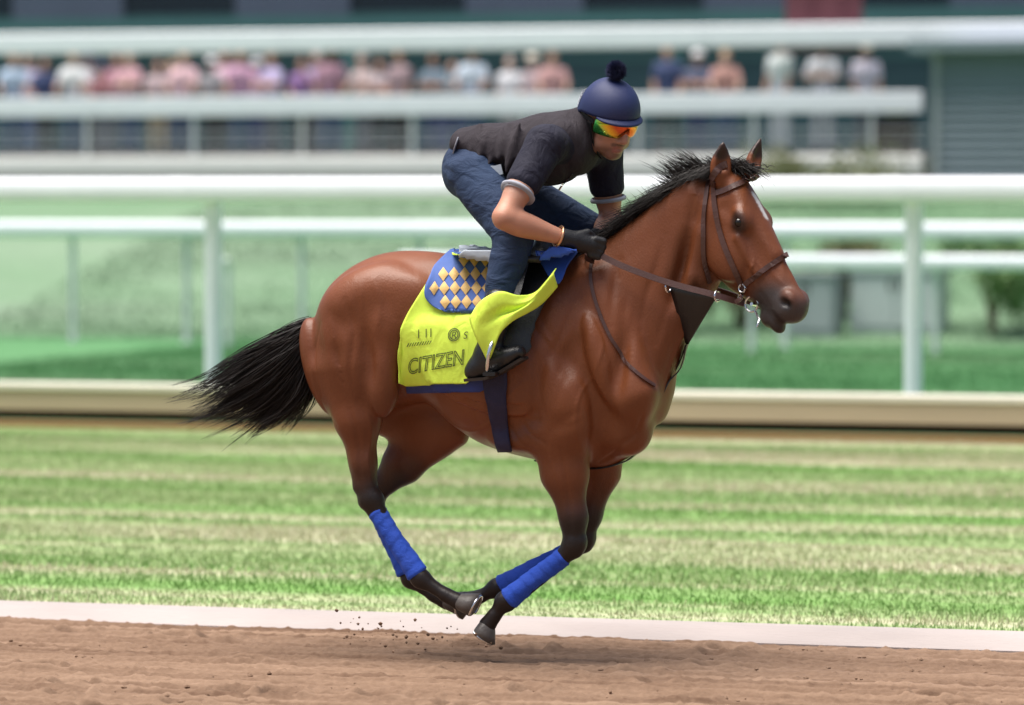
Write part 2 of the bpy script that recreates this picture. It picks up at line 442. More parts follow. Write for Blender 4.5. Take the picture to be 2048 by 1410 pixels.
gx = [-400, -60, -12, 12, 60, 400]; 
mesh('ground', [(-900, -60, -0.05), (900, -60, -0.05), (900, 1500, -0.05), (-900, 1500, -0.05)], [(0, 1, 2, 3)], M['turf'], smooth=False)
tag(bpy.data.objects['ground'], 'flat green ground reaching to the horizon', kind='structure')

# dirt track with harrow furrows, clods and hoof prints
def axis(lo, a, b, hi, fine, coarse):
    l = list(np.arange(lo, a, coarse)) + list(np.arange(a, b, fine)) + list(np.arange(b, hi + 1e-6, coarse))
    return np.array(l)
xs = axis(-30, -3.6, 3.4, 30, 0.012, 0.25); ys = axis(-24, -2.2, Y_EDGE + 0.02, Y_EDGE + 0.02, 0.012, 0.25)
ys[-1] = Y_EDGE + 0.02
X, Y = np.meshgrid(xs, ys, indexing='ij')
wob = vnoise(X * 0.35, Y * 0.5, 5) * 0.25
Z = 0.015 * np.sin((Y + wob) * 2 * math.pi / 0.085) * (0.35 + 0.65 * vnoise(X * 0.8, Y * 3, 8))
Z += 0.012 * (vnoise(X * 1.2, Y * 4, 1) - 0.5) + 0.008 * (vnoise(X * 7, Y * 14, 2) - 0.5) + 0.010 * np.maximum(0, vnoise(X * 26, Y * 28, 3) - 0.55) * 2.2
Z += 0.008 * np.maximum(0, vnoise(X * 55, Y * 55, 4) - 0.6) * 2.5
for _ in range(46):
    hx, hy = rng.uniform(-3.4, 3.2), rng.uniform(-2.0, 0.75)
    q = ((X - hx) / 0.075) ** 2 + ((Y - hy) / 0.065) ** 2
    Z += -0.035 * np.exp(-q * q) + 0.016 * np.exp(-((np.sqrt(q) - 1.35) / 0.35) ** 2)
nx, ny = X.shape
ii = np.arange(nx * ny).reshape(nx, ny)
Q = np.stack([ii[:-1, :-1], ii[1:, :-1], ii[1:, 1:], ii[:-1, 1:]], -1).reshape(-1, 4)
o = mesh('dirt_track', np.stack([X, Y, Z], -1).reshape(-1, 3), Q, M['dirt'])
tag(o, 'light brown harrowed dirt racetrack under the horse', kind='structure')

# loose clods on and above the track
V0 = np.array([(0, 0, 1), (0.9, 0, 0.3), (0.2, 0.9, 0.35), (-0.8, 0.5, 0.2), (-0.7, -0.6, 0.3), (0.3, -0.9, 0.2), (0.5, 0.4, -0.8), (-0.5, 0.1, -0.9), (0.2, -0.5, -0.8)])
F0 = [(0, 1, 2), (0, 2, 3), (0, 3, 4), (0, 4, 5), (0, 5, 1), (1, 6, 2), (2, 6, 3), (3, 7, 4), (4, 7, 5), (5, 8, 1), (1, 8, 6), (6, 7, 3), (7, 8, 5), (6, 8, 7)]
VV = []; FF = []
def clod(c, r):
    n = len(VV); a = rng.uniform(0, 6.3); ca, sa = math.cos(a), math.sin(a)
    for p in V0:
        q = p * r * (0.75 + 0.5 * rng.random(3))
        VV.append((c[0] + q[0] * ca - q[1] * sa, c[1] + q[0] * sa + q[1] * ca, c[2] + q[2] * 0.8))
    FF.extend(tuple(i + n for i in f) for f in F0)
for _ in range(1100):
    clod((rng.uniform(-3.4, 3.2), rng.uniform(-2.1, 0.85), 0.004), 0.003 + 0.013 * rng.random() ** 3.5)
tag(mesh('dirt', VV, FF, M['dirt'], smooth=False), 'small loose clods of brown dirt lying on the track', 'dirt', kind='stuff')
VV = []; FF = []
for _ in range(70):
    s_ = rng.random()
    c = P(985 - 330 * s_ + rng.normal(0, 35), 1290 - 60 * s_ * rng.random() + rng.normal(0, 16), rng.uniform(-0.35, 0.2))
    if c[2] > 0.02: clod(c, 0.003 + 0.009 * rng.random() ** 2.5)
tag(mesh('kicked_dirt', VV, FF, M['dirt'], smooth=False), 'small bits of dirt thrown up behind the hooves', 'dirt', kind='stuff')

# pale kerb between the dirt and the grass
mb = MB(); sec = [(0, -.06), (0, .008), (.03, .020), (.12, .050), (.15, .056), (.32, .058), (.34, .052), (.34, -.06)]
mb.add([(-60, Y_EDGE + y_, z_) for y_, z_ in sec] + [(60, Y_EDGE + y_, z_) for y_, z_ in sec], [(i, i + 8, i + 9, i + 1) for i in range(7)] + [tuple(range(8)), tuple(range(15, 7, -1))])
tag(mb.build('kerb', M['concrete']), 'low pale concrete kerb between dirt track and grass', kind='structure')

# verge: worn grass strip, real blades over a soil sheet
def sheet(name, x0, x1, y0, y1, z, mat, label, n=1):
    o = mesh(name, [(x0, y0, z), (x1, y0, z), (x1, y1, z), (x0, y1, z)], [(0, 1, 2, 3)], mat, smooth=False)
    return tag(o, label, kind='structure')
sheet('verge_ground', -120, 120, Y_EDGE + 0.34, Y_WALL, 0.012, M['verge'], 'flat worn grass strip beside the dirt track')
def blades(name, n, region, h0, h1, wd, mat, label, zfun=None, prob=None):
    x0, x1, y0, y1 = region
    x = rng.uniform(x0, x1, n); y = rng.uniform(y0, y1, n)
    if prob is not None:
        k = rng.random(n) < prob(x, y); x = x[k]; y = y[k]; n = len(x)
    z = np.full(n, 0.012) if zfun is None else zfun(x, y)
    h = rng.uniform(h0, h1, n) * (0.5 + vnoise(x * 0.7, y * 2.2, 11)); a = rng.uniform(0, 2 * math.pi, n)
    lx = rng.normal(0, 0.35, n) * h; ly = rng.normal(0, 0.35, n) * h
    dx = np.cos(a) * wd; dy = np.sin(a) * wd
    V = np.stack([np.stack([x - dx, y - dy, z], 1), np.stack([x + dx, y + dy, z], 1),
                  np.stack([x + 0.45 * lx + 0.6 * dx, y + 0.45 * ly + 0.6 * dy, z + 0.6 * h], 1),
                  np.stack([x + lx, y + ly, z + h], 1)], 1).reshape(-1, 3)
    i = np.arange(n, dtype=np.int32) * 4
    F = np.concatenate([np.stack([i, i + 1, i + 2], 1), np.stack([i, i + 2, i + 3], 1)])
    o = mesh(name, V, F, mat, smooth=False)
    return tag(o, label, 'grass', kind='stuff')
blades('wall_grass', 60000, (-11.5, 6.5, Y_WALL - 2.4, Y_WALL - 0.12), 0.008, 0.02, 0.005, M['verge'], 'closely cropped grass at the foot of the low board wall')
blades('grass', 430000, (-11.5, 6.5, Y_EDGE + 0.36, Y_WALL - 1.2), 0.012, 0.034, 0.0035, M['verge'], 'short patchy grass of the verge between kerb and low board wall')

# low board wall: cream cap, beige boards, dark gap, brown footing board
wl = empty('board_wall', (0, Y_WALL, 0), 'low board wall with cream cap and brown foot along the grass', 'wall')
zt = float(P(1024, 778, Y_WALL)[2]); z1 = float(P(1024, 794, Y_WALL)[2]); z2 = float(P(1024, 836, Y_WALL)[2]); z3 = float(P(1024, 857, Y_WALL)[2])
def boards(name, y0, y1, za, zb, mat, bev, ln, x0=-24.0, x1=24.0, gap=0.006, jit=0.002, off=0.0):
    x = x0 + off
    while x < x1:
        q = MB(); d = rng.uniform(-jit, jit)
        q.box((x, y0 + d, za), (x + ln - gap, y1 + d, zb), bev); q.build(name, mat, wl); x += ln
boards('cap_board', Y_WALL - 0.02, Y_WALL + 0.13, z1, zt, M['cream'], 0.012, 3.6)
boards('face_board', Y_WALL, Y_WALL + 0.05, z2, z1 - 0.002, M['beige'], 0.006, 3.6, off=-1.1)
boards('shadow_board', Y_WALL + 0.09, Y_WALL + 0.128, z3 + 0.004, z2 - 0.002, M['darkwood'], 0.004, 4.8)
boards('foot_board', Y_WALL - 0.06, Y_WALL + 0.07, 0.0, z3, M['brownwood'], 0.006, 4.2, off=-0.4)

# turf course behind the wall
sheet('turf_course', -160, 160, Y_WALL + 0.14, Y_F2 + 3, 0.008, M['turf'], 'smooth green turf course behind the low wall')
blades('turf_grass', 120000, (-14, 10, Y_WALL + 6, Y_F2), 0.03, 0.06, 0.006, M['turf'], 'dense green grass of the turf course')

# bank rising to the spectator stand
Y_B0, Y_B1 = Y_F2 + 1.0, Y_STAND - 1.5
z_deck = float(P(1024, 345, Y_STAND)[2])
xs = np.linspace(-160, 160, 161); tt = np.linspace(0, 1, 26)
X, T = np.meshgrid(xs, tt, indexing='ij')
YB = Y_B0 + (Y_B1 - Y_B0) * T
ZB = (z_deck - 0.30) * (T * T * (3 - 2 * T)) + 0.06 * (vnoise(X * 0.4, YB * 0.4, 31) - 0.5) * np.sin(T * math.pi)
ZB[:, 0] = -0.03
nx, ny = X.shape; ii = np.arange(nx * ny).reshape(nx, ny)
Q = np.stack([ii[:-1, :-1], ii[1:, :-1], ii[1:, 1:], ii[:-1, 1:]], -1).reshape(-1, 4)
tag(mesh('bank', np.stack([X, YB, ZB], -1).reshape(-1, 3), Q, M['bank']), 'mown green grass bank below the spectator stand', kind='structure')
def bank_z(x, y):
    t_ = np.clip((y - Y_B0) / (Y_B1 - Y_B0), 0, 1); return (z_deck - 0.30) * (t_ * t_ * (3 - 2 * t_))
blades('bank_grass', 110000, (-19, 13, Y_B0, Y_B1), 0.04, 0.09, 0.009, M['bank'], 'short green grass growing on the bank', zfun=lambda x, y: bank_z(x, y) - 0.01)

# ---- white rail fences
def rail_fence(name, label, Y, rails, post_x, x0, x1, pw, base=0.0, sect=6.0, group=None, mat='white', pm='white', brace=True):
    f = empty(name, (post_x[0], Y, base), label, 'fence', group)
    top = max(r[0] for r in rails)
    for zc, hh, dd in rails:
        x = x0
        while x < x1 - 0.1:
            e_ = min(x + sect, x1); q = MB(); n = 12; sec = []
            for k in range(n):
                a_ = 2 * math.pi * k / n
                sec.append((Y + dd / 2 * np.sign(math.cos(a_)) * abs(math.cos(a_)) ** 0.7, zc + hh / 2 * np.sign(math.sin(a_)) * abs(math.sin(a_)) ** 0.7))
            V = [(x + 0.003, y_, z_) for y_, z_ in sec] + [(e_ - 0.003, y_, z_) for y_, z_ in sec]
            F = [(i, (i + 1) % n, (i + 1) % n + n, i + n) for i in range(n)]
            q.add(V, F); q.add(V[:n], [tuple(range(n - 1, -1, -1))]); q.add(V[n:], [tuple(range(n))]); q.build('rail', M[mat], f, True)
            x = e_
            if x < x1 - 0.1:
                q = MB(); sc = 1.025
                V = [(x - 0.09, Y + (y_ - Y) * sc, zc + (z_ - zc) * sc) for y_, z_ in sec] + [(x + 0.09, Y + (y_ - Y) * sc, zc + (z_ - zc) * sc) for y_, z_ in sec]
                q.add(V, F); q.build('joint_sleeve', M[mat], f, True)
    for px in post_x:
        q = MB(); ddm = max(r[2] for r in rails)
        yb = Y + ddm / 2 + pw / 2
        V = []; n = 10
        q.tube([(px, yb, base - 0.2), (px, yb, top - 0.12), (px, yb - pw * 0.3, top - 0.03), (px, Y, top)], [pw / 2, pw / 2, pw / 2 * 0.9, pw / 2 * 0.8], n)
        po = q.build('post', M[pm], f, True)
        q = MB(); q.box((px - pw * 0.8, yb - pw * 0.8, base - 0.02), (px + pw * 0.8, yb + pw * 0.8, base + 0.02)); q.build('base_plate', M['greypost'], po)
        for zc, hh, dd in rails:
            if zc < top - 0.05:
                q = MB(); q.box((px - 0.03, Y, zc - 0.03), (px + 0.03, yb, zc + 0.03)); q.build('bracket', M['greypost'], po)
    return f
zr = lambda v, Y: float(P(1024, v, Y)[2])
def px_x(u, Y): return float(P(u, 600, Y)[0])
sp1 = (px_x(1820, Y_F1) - px_x(415, Y_F1)) / 2
f1posts = [px_x(415, Y_F1) + sp1 * k for k in range(-3, 6)]
rail_fence('running_rail', 'tall white running rail on round posts just behind the low board wall', Y_F1, [(zr(380, Y_F1), 0.205, 0.13)], f1posts, -26, 26, 0.15)
xr = px_x(760, Y_F2)
p2 = [px_x(140, Y_F2) + 1.55 * k for k in range(-8, 14)]
rail_fence('turf_fence', 'white single rail fence standing at the foot of the grass bank', Y_F2, [(zr(460, Y_F2), 0.20, 0.12)], p2, -30, 30, 0.085, pm='greypost')
p3 = [px_x(1500, Y_F2 - 1.3) + 2.2 * k for k in range(-3, 6)]
rail_fence('inner_fence', 'shorter white rail fence with lower rail in front of the turf fence', Y_F2 - 1.3, [(zr(521, Y_F2 - 1.3), 0.17, 0.11)], p3, px_x(800, Y_F2 - 1.3), 30, 0.085, pm='greypost')

# ---- spectator stand
st = empty('spectator_stand', (0, Y_STAND, 0), 'teal spectator stand with white beams and handrail at the back', 'stand')
XL, XR = -30.0, px_x(1852, Y_STAND)
z_b0, z_b1 = zr(350, Y_STAND), zr(312, Y_STAND)      # floor fascia
z_h0, z_h1 = zr(229, Y_STAND), zr(189, Y_STAND)      # handrail board
z_t0, z_t1 = zr(98, Y_STAND), zr(56, Y_STAND)        # roof beam
FLOOR = z_b1 + 0.05
def bx(name, lo, hi, mat, parent=st, bev=0.0):
    q = MB(); q.box(lo, hi, bev); return q.build(name, M[mat], parent)
bx('floor_deck', (XL, Y_STAND + 0.1, FLOOR - 0.2), (XR, Y_STAND + 5.5, FLOOR), 'deck')
x = XL
while x < XR - 0.1:
    e_ = min(x + 3.56, XR)
    bx('fascia_board', (x, Y_STAND - 0.06, z_b0), (e_ - 0.008, Y_STAND + 0.098, z_b1), 'creamwhite', bev=0.03)
    bx('handrail_board', (x, Y_STAND - 0.05, z_h0), (e_ - 0.008, Y_STAND + 0.05, z_h1), 'white', bev=0.02)
    x += 3.56
XRR = px_x(2300, Y_STAND)
x = XL
while x < XRR:
    bx('roof_beam', (x, Y_STAND - 0.10, z_t0), (x + 3.55, Y_STAND + 0.14, z_t1), 'white', bev=0.025); x += 3.56
xp = px_x(175, Y_STAND); dxp = (px_x(825, Y_STAND) - xp) / 3
k = -8
while xp + dxp * k < XR:
    xx = xp + dxp * k
    if xx > XL:
        bx('baluster', (xx - 0.03, Y_STAND - 0.02, z_b1 + 0.002), (xx + 0.03, Y_STAND + 0.04, z_h0 - 0.002), 'greypost')
    k += 1
# middle wire rails
for zz in (0.33, 0.6):
    q = MB(); q.tube([(XL, Y_STAND + 0.06, z_b1 + (z_h0 - z_b1) * zz), (XR, Y_STAND + 0.06, z_b1 + (z_h0 - z_b1) * zz)], 0.012, 8); q.build('wire_rail', M['greypost'], st, True)
YW = Y_STAND + 5.4
zw = lambda v: zr(v, YW)
bx('back_wall', (XL, YW, FLOOR - 0.2), (XRR, YW + 0.2, zw(-20)), 'teal')
bx('wall_trim', (XL, YW - 0.03, zw(124)), (XRR, YW - 0.002, zw(116)), 'teal_light')
# storey above the beam: fascia with alternate slate panels and dark windows
YU = Y_STAND + 4.6
bx('upper_fascia', (XL, YU, zr(52, YU)), (XRR, YU + 0.2, zr(26, YU)), 'teal_light')
dxu = px_x(472, YU) - px_x(248, YU); x0u = px_x(248, YU)
for k in range(-10, 12):
    a_ = x0u + dxu * k
    if k % 2 == 0:
        wv = bx('window', (a_ + 0.02, YU + 0.06, zr(24, YU)), (a_ + dxu - 0.02, YU + 0.12, zr(-150, YU)), 'darkglass')
        bx('window_frame', (a_ + 0.02, YU - 0.01, zr(25, YU)), (a_ + dxu - 0.02, YU + 0.058, zr(20, YU)), 'teal', wv)
    else:
        bx('wall_panel', (a_, YU, zr(25.5, YU)), (a_ + dxu, YU + 0.2, zr(-150, YU)), 'slate')
for u in (60, 700, 1345):
    xx = px_x(u, Y_STAND + 3.4)
    bx('column', (xx - 0.11, Y_STAND + 3.4, FLOOR), (xx + 0.11, Y_STAND + 3.62, z_t1 - 0.06), 'teal_light')

# maroon banner
YBn = Y_STAND + 0.17
bn = MB(); 
nxb = 24
xa, xb = px_x(1568, YBn), px_x(1722, YBn)
V = []; F = []
for i in range(nxb + 1):
    for j in range(9):
        s_ = i / nxb; v_ = -40 + (112 + 40) * j / 8
        V.append((xa + (xb - xa) * s_, YBn + 0.03 + 0.02 * math.sin(s_ * 15 + j * 0.3), zr(v_, YBn)))
for i in range(nxb):
    for j in range(8):
        a_ = i * 9 + j; F.append((a_, a_ + 1, a_ + 10, a_ + 9))
o = mesh('banner', V, F, M['maroon']); md = o.modifiers.new('thickness', 'SOLIDIFY'); md.thickness = 0.006
tag(o, 'dark maroon banner hanging in the stand behind the white beam', 'banner')

# grey sided building at the right
YG = Y_STAND - 3.0
gb = empty('sided_building', (px_x(1990, YG), YG, 0), 'grey blue building with horizontal siding beside the end of the stand', 'building')
ga, gb1 = px_x(1866, YG), px_x(1866, YG) + 9.0
zg0, zg1 = zr(640, YG), zr(112, YG)
q = MB(); q.box((ga + 0.05, YG + 0.05, zg0), (gb1, YG + 5, zg1)); q.build('wall', M['siding'], gb)
nb = 30; hb = (zg1 - zg0) / nb
for i in range(nb):
    z_ = zg0 + i * hb
    q = MB()
    V = [(ga, YG, z_), (gb1, YG, z_), (gb1, YG + 0.045, z_ + hb), (ga, YG + 0.045, z_ + hb), (ga, YG + 0.048, z_), (gb1, YG + 0.048, z_)]
    q.add(V, [(0, 1, 2, 3), (0, 4, 5, 1), (0, 3, 4), (1, 5, 2)]); q.build('siding_board', M['siding'], gb)
q = MB(); q.box((ga - 0.02, YG - 0.03, zg0), (ga + 0.09, YG + 0.04, zg1)); q.build('corner_trim', M['grey_metal'], gb)
q = MB(); q.box((ga - 0.35, YG - 0.35, zg1), (gb1 + 0.3, YG + 5.3, zg1 + 0.16)); q.build('roof', M['siding'], gb)

# utility cabinets on the bank, pale and grey
def cabinet(u, v0, v1, wpx, Y, mat, label):
    c = P(u, v1, Y); zb = float(bank_z(0, Y)) - 0.05
    hw = wpx / 2 * (Y - CAM[1]) / math.cos(PSI) / FPX * 1.04
    zt_ = float(P(u, v0, Y)[2])
    e_ = empty('utility_cabinet', (c[0], Y, zb), label, 'cabinet', 'utility cabinets on the bank')
    q = MB(); q.box((c[0] - hw, Y, zb), (c[0] + hw, Y + 0.6, zt_ - 0.05)); q.build('body', M[mat], e_)
    q = MB(); q.box((c[0] - hw - 0.03, Y - 0.05, zt_ - 0.05), (c[0] + hw + 0.03, Y + 0.65, zt_)); q.build('lid', M['grey_metal'], e_)
    for s_ in (0, 1):
        xa_ = c[0] - hw * 0.92 + s_ * hw * 0.94
        q = MB(); q.box((xa_, Y - 0.018, zb + 0.15), (xa_ + hw * 0.9, Y - 0.002, zt_ - 0.1)); d_ = q.build('door', M[mat], e_)
        q = MB(); q.box((xa_ + hw * (0.78 if s_ == 0 else 0.06), Y - 0.04, zb + 0.6), (xa_ + hw * (0.82 if s_ == 0 else 0.10), Y - 0.02, zb + 0.75)); q.build('handle', M['darkwood'], d_)
M['cab_pale'] = simple('pale_cabinet', (0.46, 0.50, 0.51), 0.5, 0.1, 3.0)
cabinet(1610, 545, 690, 110, Y_F2 + 2.6, 'grey_metal', 'grey utility cabinet with two doors nearer to the horse\'s nose')
cabinet(1790, 540, 690, 170, Y_F2 + 3.0, 'cab_pale', 'wide pale utility cabinet behind the running rail post')

# shrubs
M['leaf'] = simple('olive_leaf', (0.10, 0.14, 0.045), 0.6, 0.4, 6.0, col2=(0.20, 0.19, 0.085))
M['leaf2'] = simple('green_leaf', (0.08, 0.17, 0.05), 0.6, 0.4, 6.0, col2=(0.14, 0.24, 0.08))
def shrub(u, Y, wd, ht, mat, label, n=2600):
    c = P(u, 600, Y); zb = float(bank_z(0, Y))
    e_ = empty('shrub', (c[0], Y, zb), label, 'shrub', 'shrubs on the bank')
    q = MB()
    for k in range(7):
        a_ = rng.uniform(0, 6.28); r_ = wd * 0.35 * rng.random()
        tip = np.array([c[0] + math.cos(a_) * r_, Y + math.sin(a_) * r_, zb + ht * rng.uniform(0.55, 0.9)])
        q.tube(spline([(c[0], Y, zb - 0.1), (c[0] + math.cos(a_) * r_ * 0.3, Y + math.sin(a_) * r_ * 0.3, zb + ht * 0.3), tip], 6), np.linspace(0.022, 0.006, 6), 6)
    q.build('trunk', M['stem'], e_, True)
    cl = [(rng.uniform(-0.38, 0.38) * wd, rng.uniform(-0.3, 0.3) * wd, ht * rng.uniform(0.25, 0.82), rng.uniform(0.16, 0.3) * wd) for _ in range(11)]
    V = []; F = []
    for i in range(n):
        cx, cy, cz, r_ = cl[rng.integers(len(cl))]
        d_ = rng.normal(size=3); d_ /= np.linalg.norm(d_)
        p = np.array([c[0] + cx, Y + cy, zb + cz]) + d_ * r_ * rng.random() ** 0.4 * np.array([1, 1, 0.85])
        if p[2] < zb + 0.03: continue
        a_ = rng.normal(size=3); a_ /= np.linalg.norm(a_); b_ = np.cross(a_, rng.normal(size=3)); b_ /= np.linalg.norm(b_)
        L = rng.uniform(0.035, 0.075); k = len(V)
        V += [p - a_ * L, p + b_ * L * 0.4, p + a_ * L, p - b_ * L * 0.4]; F.append((k, k + 1, k + 2, k + 3))
    mesh('crown', V, F, M[mat], e_, smooth=False)
shrub(1480, Y_F2 + 3.4, 1.7, 1.25, 'leaf', 'low olive shrub on the bank under the horse\'s chin')
shrub(1690, Y_F2 + 4.2, 1.1, 1.5, 'leaf', 'narrow olive shrub between the two utility cabinets')
shrub(1640, Y_STAND - 4.4, 2.4, 0.75, 'leaf', 'broad olive shrub high on the bank below the stand')
shrub(1985, Y_F2 + 3.0, 1.7, 1.45, 'leaf2', 'green brown shrub in front of the grey sided building')

# ================================================================== HORSE
S = 1 / 500.0                                   # metres per photograph pixel at the horse
NEAR, FAR = -1.0, 1.0                           # the camera side is -Y
YW_ = np.array([0, 1.0, 0])
fld = Field((-1.0, -0.46, 0.0), (1.36, 0.46, 2.2), 0.0075)

# trunk: stations (u, top v, bottom v, half width)
TR = [(636, 640, 735, .09), (660, 578, 790, .185), (700, 538, 822, .245), (750, 512, 835, .275), (800, 502, 812, .28), (860, 503, 806, .265),
      (910, 510, 850, .262), (960, 518, 884, .268), (1010, 524, 903, .272), (1060, 526, 916, .27), (1110, 518, 926, .258), (1160, 506, 934, .238),
      (1210, 512, 934, .215), (1250, 540, 920, .19), (1285, 600, 890, .155), (1312, 680, 850, .11)]
pt = [(P(u, a, 0), P(u, b, 0), w_) for u, a, b, w_ in TR]
x0, x1 = pt[0][0][0], pt[-1][0][0]
ts = [(p[0][0] - x0) / (x1 - x0) for p in pt]
fld.loft((x0, 0, 0), (x1, 0, 0), YW_, ts, [(p[0][2] - p[1][2]) / 2 for p in pt], [p[2] for p in pt], off=[(p[0][2] + p[1][2]) / 2 for p in pt], k=0.02, endr=0.6)
def PX(u, v, Y=0.0): return P(u, v, Y)
def ax(u0, v0, u1, v1):
    """axes (along, lateral, across) for an ellipsoid lying along a picture direction"""
    a = P(u1, v1, 0) - P(u0, v0, 0); a /= np.linalg.norm(a)
    return [a, YW_, np.cross(a, YW_)]
# neck
NA, NB = P(1256, 612, 0), P(1425, 425, -0.035)
fld.loft(NA, NB, YW_, [0, .3, .62, 1], [.275, .238, .20, .155], [.165, .118, .092, .08], off=[0.0, -0.012, -0.012, 0.0], k=0.06)
fld.cone(P(1200, 540, 0), P(1395, 372, -0.025), 0.06, 0.04, k=0.07)                      # crest
fld.loft(P(1395, 560, -0.05), P(1300, 760, -0.01), YW_, [0, .5, 1], [.05, .055, .08], [.055, .06, .10], k=0.06)   # windpipe line
for s in (NEAR, FAR):
    fld.loft(P(1400, 470, s * 0.06 - 0.02), P(1285, 740, s * 0.10), YW_, [0, .5, 1], [.045, .045, .05], [.028, .028, .03], k=0.06)  # brachiocephalic muscle
    # shoulder
    fld.loft(P(1180, 560, s * 0.10), P(1272, 790, s * 0.165), YW_, [0, .5, 1], [.10, .115, .085], [.06, .075, .07], k=0.03)
    fld.ell(P(1128, 795, s * 0.20), (.20, .082, .105), ax(1108, 700, 1146, 890), k=0.014)      # triceps
    fld.ell(P(1200, 715, s * 0.185), (.19, .07, .055), ax(1172, 610, 1232, 820), k=0.014)        # deltoid ridge
    fld.ell(P(1268, 800, s * 0.14), (.085, .08, .11), k=0.06)                               # point of shoulder
    fld.ell(P(1255, 862, s * 0.085), (.10, .085, .10), k=0.05)                                  # breast
    fld.ell(P(1060, 880, s * 0.13), (.16, .09, .05), k=0.05)                                   # pectoral behind elbow
    # croup and quarters
    fld.ell(P(735, 600, s * 0.155), (.22, .12, .13), ax(640, 640, 800, 560), k=0.025)
    fld.ell(P(700, 705, s * 0.172), (.22, .105, .10), ax(668, 640, 730, 800), k=0.018)
    fld.ell(P(645, 735, s * 0.10), (.21, .085, .075), ax(620, 650, 672, 830), k=0.015)         # back of the thigh
    fld.ell(P(768, 740, s * 0.212), (.19, .07, .075), ax(772, 640, 764, 840), k=0.015)           # vastus
    fld.ell(P(818, 585, s * 0.205), (.07, .04, .06), k=0.07)                                   # point of hip
    for q in range(5):                                                                          # faint ribs
        u_ = 870 + 42 * q
        fld.ell(P(u_, 735, s * 0.262), (.12, .006, .024), ax(u_ - 12, 650, u_ + 18, 810), k=0.05)
# shallow grooves that separate the muscles, fading out at both ends
def groove(p0, p1, s, Y0, Y1, wd=.018, depth=.032, k=.05):
    Y0 -= .026; Y1 -= .026
    fld.loft(P(*p0, s * Y0), P(*p1, s * Y1), YW_, [0, .25, .5, .75, 1], [wd * .5, wd, wd, wd, wd * .5], [depth] * 5, k=k, mode='sub', woff=[s * .055, s * .014, 0, s * .014, s * .055], endr=7.0)
for s in (NEAR, FAR):
    groove((1256, 630), (1226, 815), s, 0.21, 0.285)
    groove((1025, 902), (1142, 842), s, 0.275, 0.305)
    groove((1095, 680), (1158, 775), s, 0.29, 0.30, .014)
    groove((668, 680), (716, 870), s, 0.29, 0.24)
    groove((722, 620), (742, 800), s, 0.315, 0.31)
    groove((798, 640), (808, 820), s, 0.31, 0.30, .022)
    groove((1160, 650), (1118, 760), s, 0.275, 0.30)
    groove((1385, 450), (1335, 640), s, 0.115, 0.155)

# hind legs
def limb(pts, k=0.03):
    """pts: (u, v, Y, half depth, half width) joints"""
    for a, b in zip(pts[:-1], pts[1:]):
        fld.loft(P(*a[:3]), P(*b[:3]), YW_, [0, .5, 1], [a[3], (a[3] + b[3]) / 2, b[3]], [a[4], (a[4] + b[4]) / 2, b[4]], k=k, endr=1.0)
NH, FH, NF, FF_ = -0.15, 0.13, -0.145, 0.13
limb([(705, 735, NH, .165, .105), (716, 840, NH - .005, .092, .072), (727, 925, NH, .047, .045), (737, 985, NH, .042, .040)], k=0.045)
fld.cone(P(700, 880, NH), P(716, 972, NH), .02, .019, k=0.02)                                  # Achilles tendon
fld.ell(P(722, 974, NH), (.030, .028, .034), k=0.02)                                           # point of hock
fld.ell(P(742, 1000, NH), (.044, .042, .056), ax(735, 970, 752, 1030), k=0.02)
limb([(742, 1000, NH, .040, .034), (790, 1078, NH, .027, .024), (838, 1150, NH, .030, .026)], k=0.02)
fld.cone(P(741, 1024, NH), P(826, 1156, NH), .017, .016, k=0.012)
limb([(790, 800, FH, .16, .10), (880, 840, FH, .145, .085), (805, 928, FH, .078, .058), (752, 985, FH, .043, .040)], k=0.05)
fld.ell(P(745, 998, FH), (.042, .042, .054), ax(735, 970, 752, 1030), k=0.02)
limb([(745, 1000, FH, .040, .034), (782, 1080, FH, .027, .024), (818, 1150, FH, .030, .026)], k=0.02)
# fore legs
limb([(1118, 860, NF - .02, .135, .085), (1130, 950, NF, .090, .066), (1147, 1035, NF, .050, .046), (1149, 1082, NF, .043, .041)], k=0.045)
fld.ell(P(1148, 1090, NF), (.046, .044, .052), k=0.018)
limb([(1146, 1096, NF, .038, .034), (1080, 1150, NF, .027, .024), (1016, 1196, NF, .029, .026)], k=0.02)
limb([(1198, 870, FF_, .135, .085), (1196, 945, FF_, .085, .064), (1176, 1030, FF_, .050, .046), (1167, 1072, FF_, .042, .040)], k=0.045)
fld.ell(P(1167, 1080, FF_), (.046, .044, .052), k=0.018)
limb([(1165, 1086, FF_, .037, .033), (1085, 1132, FF_, .027, .024), (1000, 1172, FF_, .029, .026)], k=0.02)
for yy, uu, vv in ((NF, 1149, 1088), (FF_, 1167, 1078)):
    fld.ell(P(uu + 15, vv - 4, yy), (.020, .034, .034), k=.012); fld.ell(P(uu - 16, vv + 2, yy), (.018, .022, .022), k=.012)
    fld.cone(P(uu - 22, vv - 70, yy - .0), P(uu - 14, vv - 10, yy), .014, .012, k=.014)
for yy, u0_, v0_, u1_, v1_ in ((NF, 1128, 1118, 1022, 1206), (FF_, 1146, 1104, 1006, 1184)):
    fld.cone(P(u0_ - 4, v0_ + 12, yy), P(u1_ - 2, v1_ + 8, yy), .014, .015, k=.010)
